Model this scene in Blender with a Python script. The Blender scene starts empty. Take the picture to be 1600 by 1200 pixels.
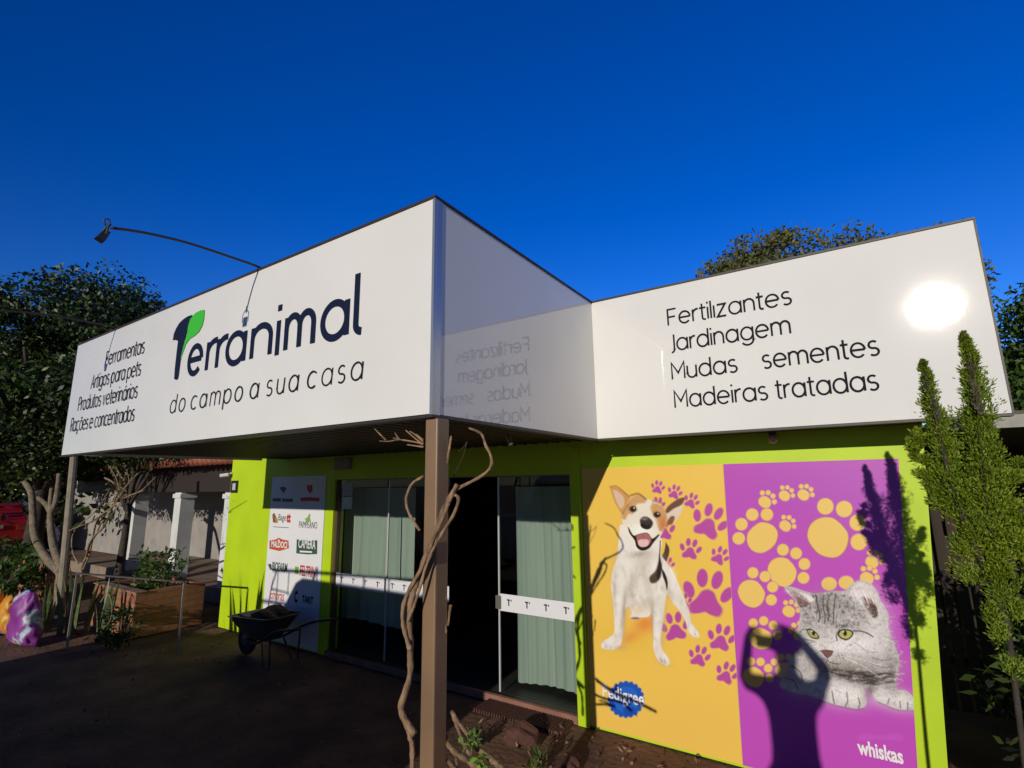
import bpy, bmesh, math, random
import numpy as np
from mathutils import Vector, Matrix
R_ = math.radians
random.seed(7); rng = np.random.default_rng(11)
SC = bpy.context.scene
COL = SC.collection
# ------------------------------------------------------------------ camera, sky, sun
CF, CYAW, CPIT, CROL = 790.9765, -0.5769336, 0.1910226, -0.0146843   # focal length in pixels of the 1600 px wide photo
CAMZ = 2.0
def _basis():
    sy, cy = math.sin(CYAW), math.cos(CYAW); sp, cp = math.sin(CPIT), math.cos(CPIT)
    f = Vector((sy*cp, cy*cp, sp)); r = Vector((cy, -sy, 0)); u = r.cross(f)
    cr, sr = math.cos(CROL), math.sin(CROL)
    return r*cr + u*sr, -r*sr + u*cr, f
CR, CU, CFW = _basis()
cam_d = bpy.data.cameras.new('camera'); cam = bpy.data.objects.new('camera', cam_d); COL.objects.link(cam)
cam_d.sensor_width = 36; cam_d.lens = CF/1600*36; cam_d.clip_start = 0.02; cam_d.clip_end = 2000
m3 = Matrix((CR, CU, -CFW)).transposed()
cam.matrix_world = Matrix.Translation((0, 0, CAMZ)) @ m3.to_4x4()
SC.camera = cam
SUN = Vector((0.137, -0.958, 0.2525)).normalized()      # direction towards the sun
W = bpy.data.worlds.new('World'); SC.world = W; W.use_nodes = True
nt = W.node_tree; nt.nodes.clear()
sk = nt.nodes.new('ShaderNodeTexSky'); sk.sky_type = 'NISHITA'; sk.sun_disc = False
sk.sun_elevation = math.asin(SUN.z); sk.sun_rotation = math.atan2(SUN.x, SUN.y)
sk.altitude = 500; sk.air_density = 1.0; sk.dust_density = 0.0; sk.ozone_density = 5.0
hs = nt.nodes.new('ShaderNodeHueSaturation'); hs.inputs['Saturation'].default_value = 1.23; hs.inputs['Hue'].default_value = 0.523
bg = nt.nodes.new('ShaderNodeBackground'); bg.inputs['Strength'].default_value = 0.1
wo = nt.nodes.new('ShaderNodeOutputWorld')
nt.links.new(sk.outputs[0], hs.inputs['Color']); tcw = nt.nodes.new('ShaderNodeTexCoord'); sxw = nt.nodes.new('ShaderNodeSeparateXYZ'); mrw = nt.nodes.new('ShaderNodeMapRange'); vm = nt.nodes.new('ShaderNodeVectorMath'); vm.operation = 'SCALE'
mrw.interpolation_type = 'SMOOTHSTEP'; mrw.inputs['From Min'].default_value = -.55; mrw.inputs['From Max'].default_value = .55; mrw.inputs['To Min'].default_value = .75; mrw.inputs['To Max'].default_value = 2.25   # added gain: sky brightened opposite the sun, dimmed on the sun side
nt.links.new(tcw.outputs['Generated'], sxw.inputs[0]); nt.links.new(sxw.outputs['Y'], mrw.inputs['Value']); nt.links.new(hs.outputs[0], vm.inputs[0]); nt.links.new(mrw.outputs[0], vm.inputs['Scale'])
nt.links.new(vm.outputs[0], bg.inputs['Color']); nt.links.new(bg.outputs[0], wo.inputs['Surface'])
sd = bpy.data.lights.new('sun', 'SUN'); sd.energy = 4.2; sd.angle = R_(0.5); sd.color = (1.0, 0.93, 0.82)
so = bpy.data.objects.new('sun', sd); COL.objects.link(so)
so.rotation_euler = (-SUN).to_track_quat('-Z', 'Y').to_euler(); so.location = SUN*40
SC.view_settings.view_transform = 'Standard'; SC.view_settings.look = 'None'
SC.view_settings.exposure = -0.47; SC.view_settings.gamma = 1.0

# ------------------------------------------------------------------ measuring helpers: a photo pixel on a given plane
def ray(x, y): return CFW + CR*((x-800)/CF) - CU*((y-600)/CF)
def at(x, y, Y=None, X=None, Z=None):
    d = ray(x, y)
    t = Y/d.y if Y is not None else (X/d.x if X is not None else (Z-CAMZ)/d.z)
    return Vector((d.x*t, d.y*t, CAMZ+d.z*t))
def px_np(P):
    P = np.asarray(P, float) - np.array([0, 0, CAMZ]); r, u, f = map(np.array, (CR, CU, CFW))
    w = P@f
    return 800+CF*(P@r)/w, 600-CF*(P@u)/w
YW, YC, YA = 4.237, 3.805, 1.832          # wall, right sign, left sign planes
XA0, XA1, XC1, ZB, ZT = -6.661, -1.660, 0.788, 2.332, 3.479

# ------------------------------------------------------------------ materials
MATS = {}
def M(name, col, rough=.6, col2=None, scale=4., detail=6, fac=(.35, .65), bump=0., bscale=30., metal=0., coat=0., crough=.05, spec=.5, island=0., transl=0., stretch=(1, 1, 1)):
    if name in MATS: return MATS[name]
    m = bpy.data.materials.new(name); m.use_nodes = True; n = m.node_tree; L = n.links
    b = n.nodes['Principled BSDF']; out = n.nodes['Material Output']
    b.inputs['Roughness'].default_value = rough; b.inputs['Metallic'].default_value = metal
    b.inputs['Coat Weight'].default_value = coat; b.inputs['Coat Roughness'].default_value = crough
    b.inputs['Specular IOR Level'].default_value = spec
    c1 = (*col, 1); b.inputs['Base Color'].default_value = c1
    src = None
    if col2 is not None or bump:
        tc = n.nodes.new('ShaderNodeTexCoord'); mp = n.nodes.new('ShaderNodeMapping'); mp.inputs['Scale'].default_value = stretch
        L.new(tc.outputs['Object'], mp.inputs['Vector'])
    if col2 is not None:
        nz = n.nodes.new('ShaderNodeTexNoise'); nz.inputs['Scale'].default_value = scale; nz.inputs['Detail'].default_value = detail
        L.new(mp.outputs[0], nz.inputs['Vector'])
        rp = n.nodes.new('ShaderNodeValToRGB'); rp.color_ramp.elements[0].position = fac[0]; rp.color_ramp.elements[1].position = fac[1]
        rp.color_ramp.elements[0].color = c1; rp.color_ramp.elements[1].color = (*col2, 1)
        if island:
            ge = n.nodes.new('ShaderNodeNewGeometry'); mx = n.nodes.new('ShaderNodeMix'); mx.inputs[0].default_value = island
            L.new(nz.outputs['Fac'], mx.inputs[2]); L.new(ge.outputs['Random Per Island'], mx.inputs[3]); L.new(mx.outputs[0], rp.inputs[0])
        else: L.new(nz.outputs['Fac'], rp.inputs[0])
        src = rp.outputs[0]; L.new(src, b.inputs['Base Color'])
    if bump:
        bz = n.nodes.new('ShaderNodeTexNoise'); bz.inputs['Scale'].default_value = bscale; bz.inputs['Detail'].default_value = 5
        L.new(mp.outputs[0], bz.inputs['Vector'])
        bp = n.nodes.new('ShaderNodeBump'); bp.inputs['Strength'].default_value = min(1, bump); bp.inputs['Distance'].default_value = .02
        L.new(bz.outputs['Fac'], bp.inputs['Height']); L.new(bp.outputs[0], b.inputs['Normal'])
        if coat: L.new(bp.outputs[0], b.inputs['Coat Normal'])
    if transl:
        t = n.nodes.new('ShaderNodeBsdfTranslucent'); mx2 = n.nodes.new('ShaderNodeMixShader'); mx2.inputs[0].default_value = transl
        if src: L.new(src, t.inputs['Color'])
        else: t.inputs['Color'].default_value = c1
        L.new(b.outputs[0], mx2.inputs[1]); L.new(t.outputs[0], mx2.inputs[2]); L.new(mx2.outputs[0], out.inputs['Surface'])
    MATS[name] = m; return m
def glass_mat(name, tint=(.9, .95, .93), rough=.0):
    m = bpy.data.materials.new(name); m.use_nodes = True; n = m.node_tree; L = n.links; n.nodes.clear()
    o = n.nodes.new('ShaderNodeOutputMaterial'); t = n.nodes.new('ShaderNodeBsdfTransparent'); g = n.nodes.new('ShaderNodeBsdfGlossy')
    t.inputs[0].default_value = (*tint, 1); g.inputs['Roughness'].default_value = rough; g.inputs[0].default_value = (1, 1, 1, 1)
    f = n.nodes.new('ShaderNodeFresnel'); f.inputs['IOR'].default_value = 1.5; x = n.nodes.new('ShaderNodeMixShader')
    ge = n.nodes.new('ShaderNodeNewGeometry'); iv = n.nodes.new('ShaderNodeMath'); iv.operation = 'SUBTRACT'; iv.inputs[0].default_value = 1; ml = n.nodes.new('ShaderNodeMath'); ml.operation = 'MULTIPLY'
    L.new(ge.outputs['Backfacing'], iv.inputs[1]); L.new(f.outputs[0], ml.inputs[0]); L.new(iv.outputs[0], ml.inputs[1]); L.new(ml.outputs[0], x.inputs[0]); L.new(t.outputs[0], x.inputs[1]); L.new(g.outputs[0], x.inputs[2]); L.new(x.outputs[0], o.inputs[0])
    return m
def brick_mat(name, c1, c2, mortar, scale=1.):
    m = bpy.data.materials.new(name); m.use_nodes = True; n = m.node_tree; L = n.links; b = n.nodes['Principled BSDF']
    tc = n.nodes.new('ShaderNodeTexCoord'); sx = n.nodes.new('ShaderNodeSeparateXYZ'); ad = n.nodes.new('ShaderNodeMath'); cb = n.nodes.new('ShaderNodeCombineXYZ')
    L.new(tc.outputs['Object'], sx.inputs[0]); L.new(sx.outputs[0], ad.inputs[0]); L.new(sx.outputs[1], ad.inputs[1])
    L.new(ad.outputs[0], cb.inputs[0]); L.new(sx.outputs[2], cb.inputs[1])
    k = n.nodes.new('ShaderNodeTexBrick'); k.inputs['Scale'].default_value = scale; k.inputs['Brick Width'].default_value = .22; k.inputs['Row Height'].default_value = .09
    k.inputs['Mortar Size'].default_value = .013; k.inputs['Color1'].default_value = (*c1, 1); k.inputs['Color2'].default_value = (*c2, 1); k.inputs['Mortar'].default_value = (*mortar, 1)
    L.new(cb.outputs[0], k.inputs['Vector']); L.new(k.outputs['Color'], b.inputs['Base Color'])
    bp = n.nodes.new('ShaderNodeBump'); bp.inputs['Strength'].default_value = .6; bp.inputs['Distance'].default_value = .01; bp.invert = True
    L.new(k.outputs['Fac'], bp.inputs['Height']); L.new(bp.outputs[0], b.inputs['Normal']); b.inputs['Roughness'].default_value = .85
    return m
def vcol_mat(name, rough=.35, coat=.0):
    m = bpy.data.materials.new(name); m.use_nodes = True; n = m.node_tree; b = n.nodes['Principled BSDF']
    a = n.nodes.new('ShaderNodeVertexColor'); a.layer_name = 'print'
    n.links.new(a.outputs[0], b.inputs['Base Color']); b.inputs['Roughness'].default_value = rough; b.inputs['Coat Weight'].default_value = coat; b.inputs['Coat Roughness'].default_value = .1
    b.inputs['Specular IOR Level'].default_value = .3
    return m
def sign_mat():
    m = M('sign_acrylic', (.80, .785, .735), .06, col2=(.745, .73, .68), scale=1.3, detail=8, fac=(.45, .8), bump=0.06, bscale=1.5, coat=1.0, crough=.0, spec=.12)
    return m
GREEN = M('lime_paint', (.50, .69, .006), .55, (.43, .61, .005), 2, bump=.06, bscale=60)
SIGN = sign_mat()
DARKB = M('dark_brown_trim', (.035, .026, .022), .5)
BRONZE = M('bronze_paint', (.25, .155, .085), .45, (.20, .125, .07), 3, bump=.02, bscale=90)
ALU = M('aluminium_trim', (.42, .44, .48), .3, metal=.6)
STEEL = M('grey_steel', (.30, .27, .22), .5, (.22, .19, .15), 30, metal=.3)
INK = M('ink_charcoal', (.014, .014, .022), .7, spec=.08)
NAVY = M('ink_navy', (.010, .016, .045), .7, spec=.08)
LEAFG = M('ink_leaf_green', (.05, .48, .05), .7, spec=.08)
WHITEP = M('white_paint', (.72, .72, .70), .55, (.62, .62, .60), 3)
BLACK = M('black_matt', (.012, .012, .013), .6)
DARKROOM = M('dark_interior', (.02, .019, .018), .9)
BARK_V = M('vine_bark', (.36, .225, .125), .85, (.14, .085, .045), 26, bump=.6, bscale=70, stretch=(1, 1, .3))
BARK_T = M('grey_bark', (.24, .19, .12), .9, (.13, .10, .065), 14, bump=.6, bscale=40)
BARK_D = M('dark_bark', (.06, .045, .035), .9, (.035, .028, .022), 10, bump=.6, bscale=30)
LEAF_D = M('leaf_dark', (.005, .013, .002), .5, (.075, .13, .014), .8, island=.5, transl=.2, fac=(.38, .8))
LEAF_M = M('leaf_mid', (.03, .07, .010), .5, (.11, .19, .03), 1.5, island=.5, transl=.25, fac=(.3, .75))
LEAF_O = M('leaf_olive', (.08, .10, .018), .6, (.19, .17, .05), 1.0, island=.5, transl=.2, fac=(.3, .75))
LEAF_C = M('leaf_cypress', (.11, .19, .008), .6, (.30, .38, .022), 5, island=.45, transl=.3, fac=(.3, .7))
LEAF_CB = M('leaf_cypress_dry', (.16, .13, .09), .7, (.10, .11, .04), 5, island=.6, transl=.2)
SWORD = M('sword_leaf', (.05, .09, .03), .45, (.13, .16, .06), 6, stretch=(1, 1, 5))
SOIL = M('red_soil', (.19, .095, .052), .95, (.085, .042, .025), 2.2, detail=9, bump=.8, bscale=18)

# ------------------------------------------------------------------ mesh builder
LOC = {}
def cr_spline(P, n=6):
    P = [Vector(p) for p in P]
    if len(P) < 3: return P
    out = []
    Q = [P[0]*2-P[1]] + P + [P[-1]*2-P[-2]]
    for i in range(1, len(Q)-2):
        a, b, c, d = Q[i-1:i+3]
        for k in range(n):
            t = k/n
            out.append(.5*((2*b)+(c-a)*t+(2*a-5*b+4*c-d)*t*t+(3*b-a-3*c+d)*t**3))
    out.append(P[-1]); return out
class MB:
    def __init__(s): s.v = []; s.f = []
    def poly(s, pts):
        k = len(s.v); s.v += [tuple(p) for p in pts]; s.f.append(tuple(range(k, k+len(pts)))); return s
    def box(s, a, b):
        x0, y0, z0 = a; x1, y1, z1 = b
        return s.hexa([(x0, y0, z0), (x1, y0, z0), (x1, y1, z0), (x0, y1, z0)], [(x0, y0, z1), (x1, y0, z1), (x1, y1, z1), (x0, y1, z1)])
    def hexa(s, lo, hi):
        k = len(s.v); n = len(lo); s.v += [tuple(p) for p in lo]+[tuple(p) for p in hi]
        s.f.append(tuple(range(k+n-1, k-1, -1))); s.f.append(tuple(range(k+n, k+2*n)))
        for i in range(n):
            j = (i+1) % n; s.f.append((k+i, k+j, k+n+j, k+n+i))
        return s
    def prism(s, poly2, axis, a, b):     # poly2 CCW in the other two axes
        def P(u, v, w): return {'x': (w, u, v), 'y': (u, w, v), 'z': (u, v, w)}[axis]
        return s.hexa([P(u, v, a) for u, v in poly2], [P(u, v, b) for u, v in poly2])
    def bar(s, p, q, w, h=None):
        p = Vector(p); q = Vector(q); h = h or w; d = (q-p).normalized()
        a = d.cross(Vector((0, 0, 1)))
        if a.length < 1e-3: a = Vector((1, 0, 0))
        a.normalize(); c = d.cross(a).normalized()
        o = [(-w/2, -h/2), (w/2, -h/2), (w/2, h/2), (-w/2, h/2)]
        return s.hexa([p+a*i+c*j for i, j in o], [q+a*i+c*j for i, j in o])
    def tube(s, pts, r, n=8, smooth=5, jit=0., caps=True):
        P = cr_spline(pts, smooth) if smooth > 1 else [Vector(p) for p in pts]
        m = len(P)
        rr = [r(i/(m-1)) if callable(r) else r for i in range(m)]
        k = len(s.v); ref = Vector((0, 0, 1)); prev = None
        for i in range(m):
            d = (P[min(i+1, m-1)]-P[max(i-1, 0)]).normalized()
            if prev is None:
                a = d.cross(ref)
                if a.length < .1: a = d.cross(Vector((1, 0, 0)))
            else: a = prev-d*prev.dot(d)
            a.normalize(); prev = a; c = d.cross(a)
            for j in range(n):
                t = 2*math.pi*j/n; q = rr[i]*(1+random.uniform(-jit, jit))
                s.v.append(tuple(P[i]+a*(math.cos(t)*q)+c*(math.sin(t)*q)))
        for i in range(m-1):
            for j in range(n):
                j2 = (j+1) % n; s.f.append((k+i*n+j, k+i*n+j2, k+(i+1)*n+j2, k+(i+1)*n+j))
        if caps:
            s.f.append(tuple(range(k+n-1, k-1, -1))); s.f.append(tuple(range(k+(m-1)*n, k+m*n)))
        return s
    def lathe(s, c, prof, n=20, axis='z'):
        k = len(s.v); c = Vector(c)
        for r, h in prof:
            for j in range(n):
                t = 2*math.pi*j/n; u, v = r*math.cos(t), r*math.sin(t)
                s.v.append(tuple(c+Vector({'z': (u, v, h), 'y': (u, h, v), 'x': (h, u, v)}[axis])))
        m = len(prof)
        for i in range(m-1):
            for j in range(n):
                j2 = (j+1) % n; s.f.append((k+i*n+j, k+i*n+j2, k+(i+1)*n+j2, k+(i+1)*n+j))
        s.f.append(tuple(range(k+n-1, k-1, -1))); s.f.append(tuple(range(k+(m-1)*n, k+m*n)))
        return s
    def build(s, name, mat, parent=None, smooth=False, bevel=0):
        v = np.array(s.v, float).reshape(-1, 3)
        if parent is not None: loc = LOC[parent.name]
        else:
            lo, hi = v.min(0), v.max(0); loc = Vector(((lo[0]+hi[0])/2, (lo[1]+hi[1])/2, lo[2]))
        me = bpy.data.meshes.new(name); me.from_pydata((v-np.array(loc)).tolist(), [], s.f); me.update()
        bm = bmesh.new(); bm.from_mesh(me); bmesh.ops.recalc_face_normals(bm, faces=bm.faces); bm.to_mesh(me); bm.free()
        if smooth:
            for p in me.polygons: p.use_smooth = True
        me.materials.append(mat)
        o = bpy.data.objects.new(name, me); COL.objects.link(o)
        if parent is None: o.location = loc
        else: o.parent = parent
        LOC[o.name] = loc
        if bevel:
            b = o.modifiers.new('bevel', 'BEVEL'); b.width = bevel; b.segments = 2; b.limit_method = 'ANGLE'
        return o
def tag(o, label=None, cat=None, group=None, kind=None):
    for k, v in (('label', label), ('category', cat), ('group', group), ('kind', kind)):
        if v: o[k] = v
    return o
def thing(name, loc, label, cat, group=None):
    o = bpy.data.objects.new(name, None); COL.objects.link(o); o.location = loc; o.empty_display_size = .1
    LOC[o.name] = Vector(loc); return tag(o, label, cat, group)
def kids(o): return [c for c in COL.objects if c.parent == o]
def copy_tree(o, parent=None):
    c = o.copy(); COL.objects.link(c); c.parent = parent
    for ch in kids(o): copy_tree(ch, c)
    return c
def raw_mesh(name, V, F, mat, parent=None, loc=None):
    V = np.asarray(V, np.float32)
    if loc is None: loc = LOC[parent.name] if parent is not None else Vector(((V[:, 0].min()+V[:, 0].max())/2, (V[:, 1].min()+V[:, 1].max())/2, V[:, 2].min()))
    me = bpy.data.meshes.new(name); n = F.shape[1]
    me.vertices.add(len(V)); me.vertices.foreach_set('co', (V-np.array(loc, np.float32)).ravel())
    me.loops.add(F.size); me.loops.foreach_set('vertex_index', F.ravel().astype(np.int32))
    me.polygons.add(len(F)); me.polygons.foreach_set('loop_start', np.arange(0, F.size, n, dtype=np.int32))
    me.update(calc_edges=True); me.validate()
    me.materials.append(mat)
    o = bpy.data.objects.new(name, me); COL.objects.link(o)
    if parent is None: o.location = loc
    else: o.parent = parent
    LOC[o.name] = Vector(loc); return o
def leaf_quads(C, L, Wd, up=0.2, dirs=None):
    """rhombic leaves at centres C, length L, width Wd, random directions (or around dirs)"""
    N = len(C); d = rng.normal(size=(N, 3)) if dirs is None else dirs+rng.normal(size=(N, 3))*.35
    d[:, 2] += up; d /= np.linalg.norm(d, axis=1)[:, None]
    w = np.cross(d, rng.normal(size=(N, 3))); w /= np.linalg.norm(w, axis=1)[:, None]
    l = (L*rng.uniform(.6, 1.3, N))[:, None]; ww = (Wd*rng.uniform(.7, 1.2, N))[:, None]
    V = np.stack([C, C+d*l*.45+w*ww*.5, C+d*l, C+d*l*.45-w*ww*.5], 1).reshape(-1, 3)
    return V, np.arange(4*N).reshape(N, 4)
def crown_points(c, rad, clumps, per, cr, shell=.55):
    c = np.array(c); rad = np.array(rad); d = rng.normal(size=(clumps, 3)); d /= np.linalg.norm(d, axis=1)[:, None]
    r = rng.uniform(shell**3, 1, clumps)**(1/3)
    K = c+d*rad*r[:, None]*rng.uniform(.85, 1.02, clumps)[:, None]
    s = cr*rng.uniform(.5, 1.3, clumps)
    P = K.repeat(per, 0)+(lambda g: g/np.linalg.norm(g, axis=1)[:, None]*rng.uniform(.15, 1, (clumps*per, 1))**.5*1.5)(rng.normal(size=(clumps*per, 3)))*s.repeat(per)[:, None]*np.array([1, 1, .7])
    return P

# ------------------------------------------------------------------ ground
g = MB(); n = 60
gs = 260.
xs = np.sign(np.linspace(-1, 1, 81))*np.abs(np.linspace(-1, 1, 81))**3*gs
V = np.array([[x-3, y+3, 0.] for y in xs for x in xs])
V[:, 2] += .012*np.sin(V[:, 0]*1.7+V[:, 1]*.6)*np.sin(V[:, 1]*1.3)*(np.abs(V[:, 0]+3) < 9)*(V[:, 1] < 4.1) - .012
F = np.array([[j*81+i, j*81+i+1, (j+1)*81+i+1, (j+1)*81+i] for j in range(80) for i in range(80)])
gr = raw_mesh('ground', V, F, SOIL, loc=Vector((0, 0, 0))); tag(gr, 'dark reddish brown packed earth yard in front of the shop', 'ground', kind='structure')
for p in gr.data.polygons: p.use_smooth = True

# ------------------------------------------------------------------ shop building
shop = thing('shop_building', (-3.8, YW, 0), 'lime green single storey shop with glass doors under the white signs', 'shop')
w = MB()
WT = .16
DX0, DX1 = -5.46, -2.13
w.box((-7.90, YW, 0), (DX0, YW+WT, 2.45))                                  # left of the doors
w.box((DX0, YW, 2.062), (DX1, YW+WT, 2.45))                                # header
w.hexa([(DX1, YW, 0), (.27, YW, 0), (.27, YW+WT, 0), (DX1, YW+WT, 0)], [(DX1, YW, 2.45), (.45, YW, 2.45), (.45, YW+WT, 2.45), (DX1, YW+WT, 2.45)])
w.box((-7.90, YW+WT, 0), (-7.74, 10, 2.45)); w.box((.11, YW+WT, 0), (.27, 10, 2.45)); w.box((-7.74, 9.84, 0), (.11, 10, 2.45))
w.build('wall', GREEN, shop)
pl = MB().box((DX1+.004, YW-.035, 0), (-2.03, YW-.001, 2.3)); pl.build('pilaster', GREEN, shop)
MB().box((-8.0, YW+.02, 2.452), (.5, 10.1, 2.56)).build('roof', M('roof_sheet', (.12, .10, .09), .7, (.08, .07, .06), 4), shop)
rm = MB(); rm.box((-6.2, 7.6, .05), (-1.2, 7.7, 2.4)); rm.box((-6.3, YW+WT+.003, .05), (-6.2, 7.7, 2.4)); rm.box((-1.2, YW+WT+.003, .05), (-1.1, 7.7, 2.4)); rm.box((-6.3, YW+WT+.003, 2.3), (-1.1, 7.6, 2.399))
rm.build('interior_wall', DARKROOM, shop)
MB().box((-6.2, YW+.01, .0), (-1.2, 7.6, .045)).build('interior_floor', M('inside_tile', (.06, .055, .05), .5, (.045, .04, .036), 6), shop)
sill = MB().box((DX0+.003, YW-.03, 0), (DX1-.003, YW+.008, .062)); sill.build('door_sill', M('terracotta', (.28, .13, .085), .8, (.22, .10, .07), 9), shop)
GLASS = glass_mat('door_glass', (.80, .86, .84))
FILM = M('white_film', (.74, .74, .76), .4)
FROST = M('door_frame_brown', (.09, .05, .03), .5)
def door_leaf(x0, x1, y, edge_left=True):
    d = MB().box((x0, y, .068), (x1, y+.008, 2.05)).build('door', GLASS, shop)
    if edge_left: MB().box((x0-.017, y-.003, .068), (x0-.001, y+.011, 2.05)).build('edge_strip', M('polished_edge', (.62, .62, .62), .35, metal=.3), d)
    return d
yg = YW+.05
dl1 = door_leaf(-5.40, -4.56, yg, False); dl2 = door_leaf(-4.54, -3.62, yg+.02); dr = door_leaf(-2.965, -2.14, yg)
def film(d, x0, x1, y, n):
    f = MB().box((x0, y-.006, .785), (x1, y-.002, .94)).build('film_band', FILM, d)
    for i in range(n):
        cx = x0+(i+.5)*(x1-x0)/n; t = MB(); yy = y-.0075
        t.box((cx-.022, yy, .885), (cx+.014, yy+.001, .897)); t.box((cx-.007, yy, .838), (cx+.005, yy+.001, .885)); t.box((cx+.022, yy, .880), (cx+.032, yy+.001, .896))
        t.build('film_mark', INK, f)
film(dl1, -5.40, -4.56, yg, 4); film(dl2, -4.54, -3.62, yg+.02, 5); film(dr, -2.96, -2.145, yg, 4)
lk = MB().box((-3.01, yg-.012, .80), (-2.945, yg+.02, .92)).build('lock', M('lock_metal', (.35, .34, .30), .4, metal=.8), dr)
fr = MB(); fr.box((DX0+.001, YW+.03, .06), (DX0+.045, YW+.09, 2.06)); fr.build('door_frame', FROST, shop)
fr = MB(); fr.box((DX0+.047, YW+.03, 2.052), (DX1-.001, YW+.09, 2.061)); fr.build('door_track', STEEL, shop)
nt_ = MB(); nt_.box((-5.36, yg-.004, 1.86), (-5.17, yg-.001, 2.0)); o = nt_.build('notice', M('paper_grey', (.42, .45, .46), .6), dl1)
MB().box((-5.36, yg-.004, 1.70), (-5.17, yg-.001, 1.845)).build('notice', WHITEP, dl1)
# curtains
def curtain(x0, x1, y, z0, z1, label, period=.11, amp=.011):
    k = int((x1-x0)/.008); V = []; F = []
    for i in range(k+1):
        x = x0+(x1-x0)*i/k; ph = 2*math.pi*(x+.04*math.sin(x*3))/period
        for j in range(9):
            z = z0+(z1-z0)*j/8; a = amp*(1-.25*j/8)
            V.append((x+.01*math.sin(ph*.37+j*.2), y+a*math.sin(ph+.5*math.sin(j*.4+x))+.012*math.sin(x*9), z+(.012*math.sin(x*7) if j == 0 else 0)))
    for i in range(k):
        for j in range(8): F.append((i*9+j, (i+1)*9+j, (i+1)*9+j+1, i*9+j+1))
    m = MB(); m.v = V; m.f = F
    o = m.build('curtain', M('curtain_cloth', (.58, .57, .50), .9, (.47, .48, .43), 9, stretch=(1, 1, .05)), None, True)
    return tag(o, label, 'curtain', 'curtains behind the glass doors')
curtain(-5.62, -4.36, YW+.32, .35, 1.95, 'pale green pleated curtain behind the left glass door half shaded', .2)
curtain(-2.93, -2.25, YW+.30, .10, 1.95, 'pale green pleated curtain behind the right glass door', .1)
# things on the wall
ic = thing('wall_plaque', (-7.78, YW, 1.9), 'small black plaque with white symbol on lime wall end', 'sign')
MB().box((-7.87, YW-.014, 1.90), (-7.69, YW-.002, 2.08)).build('plate', BLACK, ic)
q = MB(); q.box((-7.82, YW-.0165, 1.94), (-7.74, YW-.0145, 2.04)); q.build('symbol', M('plaque_white', (.5, .5, .5), .6), ic)
cm = thing('security_camera', (-7.9, YW-.06, 2.14), 'small white security camera at the left wall corner', 'camera')
MB().tube([(-7.96, YW-.14, 2.155), (-7.88, YW-.06, 2.17)], .028, 10, 1).build('body', WHITEP, cm); MB().tube([(-7.9, YW-.07, 2.17), (-7.87, YW-.002, 2.20)], .012, 8, 1).build('bracket', WHITEP, cm)
jb = MB().box((-5.42, YW-.06, 2.18), (-5.14, YW-.002, 2.325)).build('junction_box', M('box_beige', (.30, .27, .20), .6), None, bevel=.008); tag(jb, 'beige electrical box on the wall above the left door', 'box')
bl = thing('bulb_holder', (-.432, YW-.1, 2.25), 'small round bare bulb holder on wall under the right sign', 'lamp')
MB().lathe((-.432, YW-.10, 2.285), [(.002, -.04), (.022, -.034), (.032, -.015), (.030, .008), (.018, .022)], 16).build('bulb', M('bulb_glass', (.55, .38, .25), .2), bl, True)
MB().lathe((-.432, YW-.10, 2.285), [(.022, .022), (.026, .030), (.026, .047)], 14).build('socket', DARKB, bl)

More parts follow.
